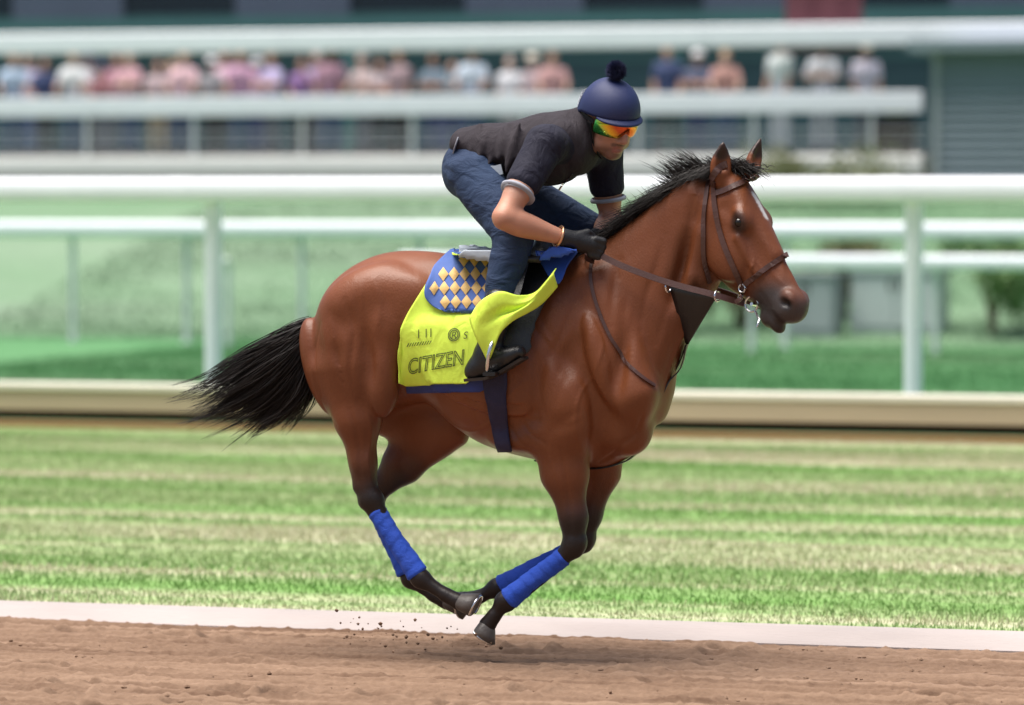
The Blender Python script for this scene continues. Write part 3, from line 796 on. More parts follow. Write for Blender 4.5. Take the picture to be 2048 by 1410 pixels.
# fetlocks, pasterns
FEET = [((842, 1158, NH), (892, 1190, NH), (946, 1218, NH)), ((822, 1158, FH), (868, 1190, FH), (918, 1214, FH)),
        ((1010, 1202, NF), (988, 1232, NF), (962, 1268, NF)), ((994, 1176, FF_), (958, 1194, FF_), (916, 1206, FF_))]
for f_, p_, h_ in FEET:
    fld.ell(P(*f_), (.042, .036, .040), k=0.02)
    limb([(*f_, .032, .030), (*p_, .026, .027)], k=0.02)
    limb([(*p_, .028, .030), ((p_[0] + h_[0]) / 2, (p_[1] + h_[1]) / 2, h_[2], .036, .036)], k=0.015)

# head, turned a little towards the camera
HYAW = R(20)
HW = np.array([math.sin(HYAW), math.cos(HYAW), 0.0])
H0, H1 = P(1458, 372, -0.045), P(1588, 612, -0.17)
ha = H1 - H0; HL = np.linalg.norm(ha); ha /= HL
HW = HW - ha * np.dot(HW, ha); HW /= np.linalg.norm(HW)
HD = np.cross(ha, HW)                       # across the profile
if HD[0] < 0: HD = -HD                      # towards the forehead
def H(t, n, l):                             # point of the head: along, towards forehead (px), lateral (m, + far side)
    return H0 + ha * HL * t + HD * n * S + HW * l
sg = np.sign(np.dot(np.cross(ha, HW), HD))
tH = [0, .15, .3, .47, .6, .72, .84, 1.0]
fr = np.array([32, 34, 33, 31, 30, 29, 29, 26.]); bk = np.array([-55, -82, -104, -114, -108, -90, -70, -52.])
fld.loft(H0, H1, HW, tH, (fr - bk) / 2 * S, [.072, .088, .088, .078, .066, .056, .050, .046], off=sg * (fr + bk) / 2 * S, k=0.035, endr=0.75)
HAX = [ha, HW, HD]
fld.loft(H(.02, 18, 0), H(.62, 20, 0), HW, [0, .4, 1], [.028, .030, .022], [.062, .070, .034], k=0.03)          # broad forehead and nasal bone
fld.ell(H(1.0, -4, 0), (.065, .058, .062), HAX, k=0.03)                                                          # muzzle
fld.ell(H(1.0, -52, 0), (.058, .040, .030), HAX, k=0.014)                    # lower lip
fld.ell(H(.95, -68, 0), (.034, .028, .022), HAX, k=0.03)                                                         # chin
for s in (NEAR, FAR):
    fld.ell(H(.44, -62, s * .066), (.105, .030, .088), HAX, k=0.022)                                             # cheek
    fld.ell(H(.31, 10, s * .078), (.046, .026, .034), HAX, k=0.035)                                              # brow and eye socket
    fld.loft(H(.40, -14, s * .084), H(.68, -22, s * .060), HW, [0, 1], [.014, .010], [.012, .010], k=0.02)       # facial crest
    fld.ell(H(.965, 10, s * .042), (.040, .024, .032), HAX, k=0.016)                                             # nostril wing
    fld.ell(H(.985, 2, s * .066), (.030, .022, .017), [ha * .8 + HD * .5, HW, HD * .8 - ha * .5], k=0.010, mode='sub')
    fld.ell(H(.325, 5, s * .106), (.024, .014, .016), HAX, k=0.008, mode='sub')                                  # eye opening
    fld.loft(H(.80, -36, s * .060), H(1.05, -35, s * .052), HW, [0, 1], [.003, .0035], [.014, .016], k=0.008, mode='sub')  # mouth line
    fld.loft(H(.16, -8, s * .098), H(.26, -2, s * .108), HW, [0, 1], [.014, .012], [.012, .012], k=0.03, mode='sub')     # hollow above the eye
# ears
def ear(base, tip, fwd, w_):
    base = np.asarray(base); tip = np.asarray(tip); a = tip - base; L = np.linalg.norm(a); a /= L
    f_ = fwd - a * np.dot(fwd, a); f_ /= np.linalg.norm(f_); sd = np.cross(a, f_)
    fld.loft(base - a * .02, tip, sd, [0, .25, .55, .85, 1], [.026, .030, .026, .013, .005], [w_ * .7, w_, w_ * .92, w_ * .45, .006], k=0.018)
    fld.loft(base + a * L * .28 + f_ * .026, base + a * L * .9 + f_ * .016, sd, [0, .5, 1], [.020, .017, .006], [w_ * .62, w_ * .58, w_ * .2], k=0.008, mode='sub')
ear(P(1440, 352, -0.105), P(1446, 283, -0.115), HD * 0.5 + np.array([.25, -.9, 0]), 0.043)
ear(P(1502, 342, 0.055), P(1521, 277, 0.085), HD * 0.9 + np.array([.2, -.3, 0]), 0.034)

V, Q = fld.mesh()
V = relax(V, Q, 3, 0.45)
def vert_normals(V, Q):
    n = np.cross(V[Q[:, 2]] - V[Q[:, 0]], V[Q[:, 3]] - V[Q[:, 1]]); N = np.zeros_like(V)
    for k in range(4): np.add.at(N, Q[:, k], n)
    return N / (np.linalg.norm(N, axis=1)[:, None] + 1e-12)
BV0 = BVHTree.FromPolygons([tuple(a) for a in V.tolist()], Q.tolist())
def relief(px, amp, wd):
    '''raise (vein, tendon) or sink (crease) the skin along a line on the near side, and the same on the far side'''
    global V
    pts_ = []
    for u, v in spline(px, 50):
        loc, nr_, _, _ = BV0.ray_cast(Vector(CAM), Vector(ray(u, v)))
        if loc is not None: pts_.append(np.array(loc))
    if not pts_: return
    pts_ = np.array(pts_)
    for sgn in (1, -1):
        pp = pts_ * np.array([1, sgn, 1]); lo_ = pp.min(0) - .04; hi_ = pp.max(0) + .04
        ix = np.nonzero(np.all((V > lo_) & (V < hi_), axis=1))[0]
        if len(ix) == 0: continue
        dd = np.linalg.norm(V[ix][:, None, :] - pp[None], axis=2); j_ = dd.argmin(1); d_ = dd.min(1)
        fade = np.sin(np.clip(j_ / (len(pp) - 1), 0.04, .96) * math.pi) ** .5
        V[ix] += NRM[ix] * (amp * fade * np.exp(-(d_ / wd) ** 2))[:, None]
NRM = vert_normals(V, Q)
for px, amp, wd in (([(1408, 590), (1380, 640), (1352, 700), (1330, 760)], .006, .012), ([(1050, 760), (1010, 800), (985, 842), (940, 862), (890, 840)], .0045, .008),
                    ([(1185, 640), (1205, 690), (1190, 750), (1215, 800)], .0035, .008), ([(1190, 750), (1160, 790), (1150, 850), (1165, 900)], .0035, .008),
                    ([(1500, 490), (1508, 520), (1500, 548), (1512, 575)], .004, .007), ([(1530, 470), (1540, 510), (1548, 548), (1570, 570)], .0035, .007), ([(1508, 520), (1525, 540), (1535, 570)], .003, .006),
                    ([(730, 800), (742, 860), (736, 920), (744, 970)], .005, .009), ([(700, 820), (716, 880), (722, 950)], -.006, .010),
                    ([(1120, 900), (1132, 960), (1140, 1020), (1142, 1070)], -.007, .011), ([(1100, 880), (1106, 930), (1124, 990)], .005, .010),
                    ([(640, 650), (628, 720), (640, 800), (672, 850)], -.006, .012), ([(690, 600), (708, 660), (700, 740), (716, 800)], -.006, .014),
                    ([(748, 560), (760, 610), (752, 660)], .005, .016), ([(800, 640), (806, 700), (798, 760), (806, 800)], -.008, .014),
                    ([(1020, 850), (1040, 885), (1075, 905)], -.005, .008), ([(1040, 835), (1062, 868), (1096, 890)], -.005, .008),
                    ([(1395, 560), (1388, 590), (1370, 620)], -.006, .010), ([(1250, 880), (1230, 905), (1200, 925)], -.007, .010), ([(1285, 830), (1270, 868), (1242, 890)], -.006, .010),
                    ([(1330, 470), (1310, 540), (1290, 600), (1282, 660)], -.005, .016), ([(1240, 520), (1225, 590), (1222, 650)], -.006, .016), ([(1150, 600), (1128, 660), (1100, 710)], -.006, .014),
                    ([(900, 700), (910, 760), (930, 820)], -.0025, .014), ([(945, 790), (952, 830), (968, 866)], -.0025, .012)):
    relief(px, amp, wd)
# coat colours: bay body, black points, dark muzzle, star
def seg_d(Vx, a, b):
    a = np.asarray(a); b = np.asarray(b); t_ = np.clip(((Vx - a) @ (b - a)) / np.dot(b - a, b - a), 0, 1)
    return np.linalg.norm(Vx - (a + t_[:, None] * (b - a)), axis=1), t_
def sm(x, a, b): t_ = np.clip((x - a) / (b - a), 0, 1); return t_ * t_ * (3 - 2 * t_)
bay = np.array([.158, .046, .0165]); dark = np.array([.020, .013, .011]); grey = np.array([.060, .048, .046]); red = np.array([.245, .075, .025])
nz = vnoise(V[:, 0] * 3 + V[:, 1] * 2, V[:, 2] * 3, 41)
col = bay[None] * (1 - nz[:, None]) + red[None] * nz[:, None]
wz = vnoise(V[:, 0] * 14, V[:, 2] * 14, 44) * 0.05
zz = V[:, 2] + wz
infront = V[:, 0] > 0.0
thr = np.where(infront, 0.80, 0.93)
pts_dark = 1 - sm(zz, thr - 0.24, thr)
col = col * (1 - pts_dark[:, None]) + dark[None] * pts_dark[:, None]
d_, t_ = seg_d(V, H(.93, -35, 0), H(1.08, -20, 0)); mz = 1 - sm(d_, .07, .15)
col = col * (1 - mz[:, None]) + grey[None] * mz[:, None]
d_, t_ = seg_d(V, H(.985, 2, NEAR * .06), H(1.0, 4, NEAR * .06)); mz = 1 - sm(d_, .012, .035)
d2, t2 = seg_d(V, H(.985, 2, FAR * .06), H(1.0, 4, FAR * .06)); mz = np.maximum(mz, 1 - sm(d2, .012, .035))
d3, _ = seg_d(V, H(.80, -44, 0), H(1.06, -42, 0)); mz = np.maximum(mz, 0.7 * (1 - sm(d3, .03, .07)))
col = col * (1 - mz[:, None]) + dark[None] * mz[:, None]
for s in (NEAR, FAR):
    d_, _ = seg_d(V, H(.31, 6, s * .10), H(.345, 3, s * .10)); mz = .85 * (1 - sm(d_, .02, .055))
    col = col * (1 - mz[:, None]) + dark[None] * mz[:, None]
for a_, b_ in ((P(1443, 300, -0.11), P(1446, 278, -0.115)), (P(1516, 296, 0.075), P(1522, 274, 0.085))):
    d_, _ = seg_d(V, a_, b_); mz = .9 * (1 - sm(d_, .03, .055)); col = col * (1 - mz[:, None]) + dark[None] * mz[:, None]
d_, t_ = seg_d(V, H(.16, 36, 0.012), H(.33, 36, 0.016)); mz = 1 - sm(d_ + vnoise(V[:, 0] * 90, V[:, 2] * 90, 5) * .012, .016, .030)
col = col * (1 - mz[:, None]) + np.array([.72, .68, .66])[None] * mz[:, None]

horse = empty('horse', (0, 0, 0), 'bay racehorse with black mane and tail galloping along the dirt', 'horse')
body = mesh('body', V, Q, M['coat'], horse, True, col)
BV = BVHTree.FromPolygons([tuple(a) for a in V.tolist()], Q.tolist())

def hit(u, v, tree=None, off=0.0, fallY=-0.28):
    """surface point seen at a photograph pixel, lifted off the coat"""
    tr = tree or BV
    loc, nrm, _, _ = tr.ray_cast(Vector(CAM), Vector(ray(u, v)))
    if loc is None:
        return P(u, v, fallY)
    return np.array(loc + nrm * off)

for s in (NEAR, FAR):                                    # eyes
    c = H(.325, 6, s * .088); me_v = []; me_f = []
    for i in range(9):
        for j in range(14):
            a_ = math.pi * i / 8; b_ = 2 * math.pi * j / 14
            me_v.append(c + .019 * (math.sin(a_) * math.cos(b_) * ha + math.sin(a_) * math.sin(b_) * HW + math.cos(a_) * HD))
    for i in range(8):
        for j in range(14):
            me_f.append((i * 14 + j, i * 14 + (j + 1) % 14, (i + 1) * 14 + (j + 1) % 14, (i + 1) * 14 + j))
    mesh('eye', me_v, me_f, M['eye'], horse)
# hooves
for f_, p_, h_ in FEET:
    a = P(*p_); b = P(*h_); d = b - a; L = np.linalg.norm(d); d /= L
    Wd = YW_ - d * np.dot(YW_, d); Wd /= np.linalg.norm(Wd); Dp = np.cross(d, Wd)
    toe = Dp if Dp[2] * (1 if h_[0] > p_[0] else -1) > 0 else -Dp
    V_ = []; F_ = []; n = 18
    rings = [(0.45, .034, .034, 0), (0.52, .040, .039, 0), (0.75, .048, .047, .006), (1.0, .057, .054, .013), (1.04, .050, .047, .012), (1.03, .02, .02, .008)]
    for tt_, rd, rw, of in rings:
        for k in range(n):
            th = 2 * math.pi * k / n
            rr = rd * (0.8 if math.cos(th) < -0.5 else 1.0)
            V_.append(a + d * L * tt_ + toe * (math.cos(th) * rr + of) + Wd * math.sin(th) * rw)
    for i in range(len(rings) - 1):
        for k in range(n):
            F_.append((i * n + k, i * n + (k + 1) % n, (i + 1) * n + (k + 1) % n, (i + 1) * n + k))
    F_.append(tuple((len(rings) - 1) * n + k for k in range(n)))
    ho = mesh('hoof', V_, F_, M['hoof'], horse)
    q = MB(); q.tube([a + d * L * 1.045 + toe * (math.cos(th) * .048 + .012) + Wd * math.sin(th) * .046 for th in np.linspace(-2.3, 2.3, 22)], .006, 6)
    q.build('horseshoe', M['steel'], ho, True)

# hair: every strand a thin tapering tube
def strands(name, curves, rad, parent, mat):
    V_ = []; F_ = []; n = 0
    for c, r in zip(curves, rad):
        c = np.asarray(c); m_ = len(c)
        tg = np.gradient(c, axis=0); tg /= np.linalg.norm(tg, axis=1)[:, None] + 1e-9
        a = np.cross(tg, rng.normal(size=3)); a /= np.linalg.norm(a, axis=1)[:, None] + 1e-9; b = np.cross(tg, a)
        rr = r * np.clip(1.15 - np.linspace(0, 1, m_) ** 1.6, 0.08, 1)
        ring = np.stack([c + rr[:, None] * (math.cos(q) * a + math.sin(q) * b) for q in (0, 2.094, 4.189)], 1)
        V_.append(ring.reshape(-1, 3))
        i = n + np.arange(m_ - 1)[:, None] * 3
        for k in range(3):
            F_.append(np.concatenate([i + k, i + (k + 1) % 3, i + 3 + (k + 1) % 3, i + 3 + k], 1))
        n += m_ * 3
    return mesh(name, np.concatenate(V_), np.concatenate(F_), mat, parent)

def guide_hair(guides, n, spread, wob, lenv, seg=12, jit=0.004):
    """strands blended between neighbouring guide curves; guides: lists of 3-D points (equal count)"""
    G = np.array([spline(g, seg) for g in guides]); out = []
    for _ in range(n):
        s_ = rng.random() * (len(G) - 1); i = int(s_); f_ = s_ - i
        c = G[i] * (1 - f_) + G[min(i + 1, len(G) - 1)] * f_
        L = lenv[0] + (lenv[1] - lenv[0]) * rng.random()
        tq = np.linspace(0, 1, seg) * L
        c = np.stack([np.interp(tq, np.linspace(0, 1, seg), c[:, k]) for k in range(3)], 1)
        tp = np.linspace(0, 1, seg)[:, None]
        c = c + rng.normal(0, 1, 3) * np.asarray(spread) * (0.25 + tp) + rng.normal(0, 1, 3) * wob * tp ** 2 + jit * np.sin(tp * rng.uniform(4, 12) + rng.uniform(0, 6)) * rng.normal(size=3)
        out.append(c)
    return out
TG = [[(628, 648, 0), (602, 664, 0), (556, 684, .0), (490, 712, .0), (430, 752, -.02), (352, 778, -.02)],
      [(620, 655, -.03), (590, 680, -.03), (540, 712, -.03), (470, 757, -.05), (405, 800, -.06), (330, 820, -.06)],
      [(620, 670, -.03), (590, 705, -.04), (540, 752, -.05), (475, 800, -.05), (420, 832, -.05), (350, 858, -.05)],
      [(621, 685, -.03), (600, 730, -.04), (565, 778, -.05), (520, 815, -.05), (470, 838, -.05), (410, 860, -.05)],
      [(622, 700, -.03), (612, 745, -.04), (592, 790, -.05), (560, 825, -.05), (525, 850, -.05), (478, 882, -.05)],
      [(624, 705, .0), (624, 750, .0), (615, 790, .0), (596, 822, .0), (565, 850, .0), (520, 880, .0)]]
TG = [[P(*q) for q in g] for g in TG]
def locks(guides, nl, per, wob, lenv, w0, w1, seg=14):
    out = []
    G = np.array([spline(g, seg) for g in guides])
    for _ in range(nl):
        s_ = rng.random() * (len(G) - 1); i = int(s_); f_ = s_ - i
        c0 = G[i] * (1 - f_) + G[min(i + 1, len(G) - 1)] * f_
        Lk = rng.uniform(*lenv); tp = np.linspace(0, 1, seg)[:, None]
        c0 = c0 + rng.normal(0, 1, 3) * np.array([.010, .024, .010]) * (0.4 + .6 * tp) + rng.normal(0, 1, 3) * wob * tp ** 1.7 + rng.uniform(.004, .012) * np.sin(tp * rng.uniform(5, 10) + rng.uniform(0, 6)) * rng.normal(size=3) * tp
        for _k in range(per):
            L = Lk * rng.uniform(.72, 1.0); tq = np.linspace(0, 1, seg) * L
            c = np.stack([np.interp(tq, np.linspace(0, 1, seg), c0[:, k]) for k in range(3)], 1)
            wd = w0 * (1 - tp) + w1 * tp + .012 * np.sin(tp * math.pi)
            out.append(c + rng.normal(0, 1, 3) * wd * np.array([.8, 1, .8]) + .004 * np.sin(tp * rng.uniform(4, 12) + rng.uniform(0, 6)) * rng.normal(size=3) * tp)
    return out
tail = locks(TG, 85, 30, (.035, .03, .030), (.6, 1.0), .014, .005)
tail += locks(TG[:4], 26, 14, (.05, .04, .035), (.85, 1.1), .012, .010)
tail += locks(TG[3:], 16, 10, (.04, .03, .03), (.85, 1.2), .010, .003)
strands('tail', tail, rng.uniform(.0012, .0030, len(tail)), horse, M['hair'])
mb = MB(); mb.tube(spline([P(648, 640, 0), P(628, 655, 0), P(608, 682, 0), P(590, 722, -.01)], 8), np.linspace(.034, .016, 8), 10); mb.build('dock', M['hair'], horse, True)
crest = spline([P(1180, 502, 0), P(1235, 458, 0), P(1300, 408, -.005), P(1360, 368, -.015), P(1415, 340, -.03), P(1455, 330, -.045)], 60)
man = []
for _ in range(3800):
    s_ = rng.random(); r0 = crest[int(s_ * 59)] + rng.normal(0, 1, 3) * np.array([.008, .016, .010]) + np.array([0, 0, -.012])
    fly = rng.random() < (0.16 + 0.42 * math.exp(-((s_ - .72) / .13) ** 2))
    if fly:
        L = rng.uniform(.04, .115) * (1.2 if 0.55 < s_ < .8 else .6); d1 = np.array([rng.normal(-.25, .3), rng.normal(0, .25), 1.0]); d2 = np.array([-.8, rng.normal(0, .3), .1])
    else:
        sd = -1 if rng.random() < .58 else 1
        L = rng.uniform(.05, .13); d1 = np.array([rng.normal(-.5, .3), sd * .25, .55]); d2 = np.array([-.6, sd * .75, -.9])
    tq = np.linspace(0, 1, 8)[:, None]
    man.append(r0 + L * (d1 * tq * .7 + d2 * tq ** 2 * .75) + .004 * np.sin(tq * 7 + rng.uniform(0, 6)) * rng.normal(size=3))
strands('mane', man, rng.uniform(.0010, .0024, len(man)), horse, M['hair'])
fl = []
for _ in range(420):
    r0 = P(1475 + rng.normal(0, 14), 338 + rng.normal(0, 5), -.05 + rng.normal(0, .02)); tq = np.linspace(0, 1, 8)[:, None]
    if rng.random() < .3: d1 = np.array([rng.normal(-.3, .3), 0, 1]); d2 = np.array([-.6, 0, .0]); L = rng.uniform(.03, .07)
    else: d1 = HD * .8 + np.array([0, 0, .4]) + rng.normal(0, .2, 3); d2 = ha * 1.0 + rng.normal(0, .25, 3); L = rng.uniform(.04, .085)
    fl.append(r0 + L * (d1 * tq * .7 + d2 * tq ** 2))
strands('forelock', fl, rng.uniform(.0014, .0026, len(fl)), horse, M['hair'])

# leg bandages, one per leg: a wrap with turns
def bandage(a, b, r0, r1, label):
    a = P(*a); b = P(*b); n = 20; m_ = 44; d = (b - a); L = np.linalg.norm(d); d /= L
    Wd = YW_ - d * np.dot(YW_, d); Wd /= np.linalg.norm(Wd); Dp = np.cross(d, Wd); V_ = []; F_ = []
    for i in range(m_):
        s_ = i / (m_ - 1)
        for k in range(n):
            th = 2 * math.pi * k / n
            turn = ((s_ * 6.3 + .25 * math.sin(s_ * 5 + L * 40) + k / n * 1.0) % 1.0)
            r = r0 + (r1 - r0) * s_ - .004 * math.sin(s_ * 3.14) + .0028 * turn + .0014 * math.sin(th * 3 + s_ * 9)
            if i in (0, m_ - 1): r *= 0.86
            V_.append(a + d * L * s_ + Dp * math.cos(th) * r * 1.12 + Wd * math.sin(th) * r)
    for i in range(m_ - 1):
        for k in range(n):
            F_.append((i * n + k, i * n + (k + 1) % n, (i + 1) * n + (k + 1) % n, (i + 1) * n + k))
    o = mesh('leg_bandage', V_, F_, M['bandage'])
    return tag(o, label, 'bandage', 'blue bandages on the horse\'s lower legs')
bandage((752, 1022, NH), (836, 1150, NH), .034, .040, 'blue bandage on the hind cannon nearer to the camera')
bandage((754, 1022, FH), (815, 1146, FH), .034, .040, 'blue bandage on the hind cannon of the far side')
bandage((1128, 1112, NF), (1016, 1198, NF), .034, .040, 'blue bandage on the folded foreleg nearer to the camera')
bandage((1146, 1098, FF_), (1002, 1172, FF_), .034, .040, 'blue bandage on the folded foreleg of the far side')

# ================================================================== TACK
def patch(name, rows, off, mat, parent, nu=26, nv=22, thick=0.004, tree=None, wrinkle=0.0, seed=0, lift=None, over=False):
    """sheet draped on the horse: rows of (v, left u, right u) in photograph pixels, followed from edge to edge"""
    rv = spline([(r[0], r[1], r[2]) for r in rows], nv)
    V_ = []; F_ = []
    for i in range(nv):
        for j in range(nu):
            s_ = j / (nu - 1); u = rv[i][1] + (rv[i][2] - rv[i][1]) * s_; v = rv[i][0]
            p = hit(u, v, tree, off)
            if wrinkle:
                p = p + np.array([0, -1, .2]) * wrinkle * (float(vnoise(np.array([u * .03 + v * .012]), np.array([v * .011]), seed)[0]))
            if lift is not None: p = p + np.array([0, -1.0, 0]) * lift(s_, i / (nv - 1))
            V_.append(p)
    for i in range(nv - 1):
        for j in range(nu - 1):
            a_ = i * nu + j; F_.append((a_, a_ + nu, a_ + nu + 1, a_ + 1))
    o = mesh(name, V_, F_, M[mat], parent)
    md = o.modifiers.new('thickness', 'SOLIDIFY'); md.thickness = thick; md.offset = 1
    return o, np.array(V_), F_
def mirror_part(name, V_, F_, mat, parent, thick=0.004):
    Vm = V_.copy(); Vm[:, 1] *= -1
    Vm[:, 1] = np.maximum(Vm[:, 1], 0.0)
    o = mesh(name, Vm, [tuple(reversed(f)) for f in F_], M[mat], parent)
    md = o.modifiers.new('thickness', 'SOLIDIFY'); md.thickness = thick; md.offset = 1
    return o

# yellow saddle cloth with blue under cloth
cl = empty('saddle_cloth', P(880, 770, -0.27), 'bright yellow saddle cloth with dark lettering on the horse\'s side', 'saddle cloth')
ycl, Vy, Fy = patch('side_panel', [(508, 905, 1010), (520, 890, 1010), (570, 851, 1010), (640, 811, 1000), (700, 795, 985), (745, 792, 960), (767, 792, 935)], .013, 'yellow', cl, 40, 40, wrinkle=.007, seed=3)
mirror_part('far_panel', Vy, Fy, 'yellow', cl)
YT = BVHTree.FromPolygons([tuple(a) for a in Vy.tolist()], Fy)
o, Vb, Fb = patch('under_cloth', [(700, 812, 1000), (740, 811, 1000), (770, 812, 985), (784, 814, 960)], .004, 'navy', cl, 30, 12)
mirror_part('far_under_cloth', Vb, Fb, 'navy', cl)
# front corner of the cloth blown back over the rider's leg
top = [(938, 636, -.37), (962, 604, -.415), (1000, 584, -.43), (1036, 590, -.42), (1066, 584, -.39), (1090, 560, -.35), (1112, 536, -.31)]
bot = [(974, 724, -.40), (986, 700, -.425), (1002, 668, -.43), (1028, 644, -.42), (1058, 626, -.39), (1084, 606, -.36), (1114, 572, -.325)]
n1, n2 = 40, 16
T_ = spline([P(*a) for a in top], n1); B_ = spline([P(*a) for a in bot], n1); V_ = []; F_ = []
for i in range(n1):
    for j in range(n2):
        s_ = j / (n2 - 1); p = T_[i] * (1 - s_) + B_[i] * s_
        fold = .022 * math.sin(s_ * math.pi) + .012 * math.sin(s_ * 5.0 + i * .16) - .03 * math.exp(-((s_ - .42 - .006 * i) / .10) ** 2) * math.exp(-((i - 17) / 9) ** 2)
        V_.append(p + np.array([0, -fold, fold * .3]))
for i in range(n1 - 1):
    for j in range(n2 - 1):
        a_ = i * n2 + j; F_.append((a_, a_ + 1, a_ + n2 + 1, a_ + n2))
o = mesh('blown_corner', V_, F_, M['yellow'], cl); md = o.modifiers.new('thickness', 'SOLIDIFY'); md.thickness = .004
# lettering printed on the cloth
def lettering(txt, u0, v0, width, slope, name, parent, stroke=None, size_v=None, shear=0.0):
    cu = bpy.data.curves.new('txt', 'FONT'); cu.body = txt; cu.size = 1.0; cu.fill_mode = 'BOTH'; cu.extrude = 0.0; cu.shear = shear
    if stroke: cu.fill_mode = 'NONE'; cu.bevel_depth = stroke; cu.bevel_resolution = 1; cu.offset = 0.0
    to = bpy.data.objects.new('txt', cu); C.objects.link(to)
    dg = bpy.context.evaluated_depsgraph_get(); me = bpy.data.meshes.new_from_object(to.evaluated_get(dg))
    bpy.data.objects.remove(to); bpy.data.curves.remove(cu)
    co = np.array([tuple(v.co) for v in me.vertices]); mn = co.min(0); mx_ = co.max(0); sc = width / (mx_[0] - mn[0])
    sv = sc if size_v is None else size_v / (mx_[1] - mn[1])
    out = []
    for c in co:
        u = u0 + (c[0] - mn[0]) * sc; v = v0 - (c[1] - mn[1]) * sv + slope * (u - u0)
        out.append(hit(u, v, YT, .0075 + (c[2] if stroke else 0) * .004))
    fs = [tuple(p.vertices) for p in me.polygons]; bpy.data.meshes.remove(me)
    return mesh(name, out, fs, M['ink'], parent, smooth=False)
lettering('CITIZEN', 818, 748, 112, -.17, 'printed_name', ycl, stroke=.024, size_v=31, shear=.12)
lettering('I  I I', 838, 676, 26, -.08, 'printed_emblem', ycl, size_v=17)
lettering('IIIIIIIIII', 815, 693, 50, -.10, 'printed_line', ycl, size_v=7, shear=.3)
lettering('O', 897, 684, 24, -.1, 'printed_ring', ycl, stroke=.03, size_v=26)
lettering('R', 904, 677, 10, -.1, 'printed_letter', ycl, size_v=12, shear=.2)
lettering('S', 928, 678, 9, -.1, 'printed_mark', ycl, size_v=14, shear=.2)

# quilted pad, blue with gold diamonds
pad = empty('quilted_pad', P(910, 630, -0.27), 'blue quilted saddle pad with gold diamonds on the yellow cloth', 'saddle pad')
po, Vp, Fp = patch('pad_panel', [(504, 918, 1000), (520, 896, 1000), (545, 868, 1000), (570, 850, 1000), (590, 847, 998), (606, 856, 992), (620, 874, 975), (632, 905, 955)], .030, 'quilt', pad, 36, 26, thick=.010)
mirror_part('far_panel', Vp, Fp, 'quilt', pad, .010)
PT = BVHTree.FromPolygons([tuple(a) for a in Vp.tolist()], Fp)
o, Vt, Ft = patch('top_towel', [(500, 930, 1010), (508, 920, 1010), (516, 916, 1010), (524, 922, 1010)], .045, 'grey_cloth', pad, 20, 8, thick=.012)
mirror_part('far_towel', Vt, Ft, 'grey_cloth', pad, .012)
for r in range(5):
    for c in range(7):
        uc = 868 + c * 21.5 - (r - 1) * 2.2; vc = 606 - r * 27
        ok = True
        for du, dv in ((-8, 0), (8, 0), (0, 11), (0, -11)):
            u, v = uc + du, vc + dv
            le = np.interp(v, [504, 520, 545, 570, 590, 606, 620, 632], [918, 896, 868, 850, 847, 856, 874, 905])
            if u < le + 5 or v > 624 or v < 508 or u > 995: ok = False
        if not ok: continue
        g = []; F_ = []
        for i in range(5):
            for j in range(5):
                a_, b_ = i / 4 * 2 - 1, j / 4 * 2 - 1
                u = uc + (a_ + b_) / 2 * 10.6; v = vc + (a_ - b_) / 2 * 13.8
                g.append(hit(u, v, PT, .0135 + .006 * (1 - a_ * a_) * (1 - b_ * b_)))
        for i in range(4):
            for j in range(4):
                k = i * 5 + j; F_.append((k, k + 1, k + 6, k + 5))
        mesh('diamond_patch', g, F_, M['gold'], pad)

# saddle
sd = empty('saddle', P(1040, 540, 0), 'small black leather exercise saddle under the rider', 'saddle')
sf = Field(P(930, 600, 0) - np.array([.1, .4, 0]), P(1140, 440, 0) + np.array([.1, .4, .05]), .010)
zs = lambda u, v: P(u, v, 0)
sf.loft(zs(962, 512), zs(1092, 506), YW_, [0, .25, .6, 1], [.028, .022, .024, .035], [.12, .11, .09, .07], off=None, k=.02)
sf.cone(zs(1095, 505) + np.array([0, -.07, -.02]), zs(1085, 488), .03, .026, k=.03); sf.cone(zs(1095, 505) + np.array([0, .07, -.02]), zs(1085, 488), .03, .026, k=.03)
sf.loft(zs(955, 510) + np.array([0, -.10, 0]), zs(955, 510) + np.array([0, .10, 0]), (0, 0, 1), [0, .5, 1], [.03, .03, .03], [.02, .03, .02], k=.03)
V, Q = sf.mesh(); mesh('seat', V, Q, M['blackleather'], sd)
o, Vf, Ff = patch('flap', [(512, 1008, 1112), (545, 1004, 1120), (590, 1000, 1108), (630, 996, 1085), (665, 998, 1068), (700, 1006, 1056), (716, 1012, 1048)], .046, 'blackleather', sd, 16, 18, thick=.007)
mirror_part('far_flap', Vf, Ff, 'blackleather', sd, .007)
o, Vg, Fg = patch('girth', [(700, 962, 1010), (760, 968, 1016), (800, 974, 1014), (850, 986, 1018), (880, 994, 1022), (897, 999, 1026)], .010, 'girth', sd, 8, 22, thick=.008)
mirror_part('far_girth', Vg, Fg, 'girth', sd, .008)
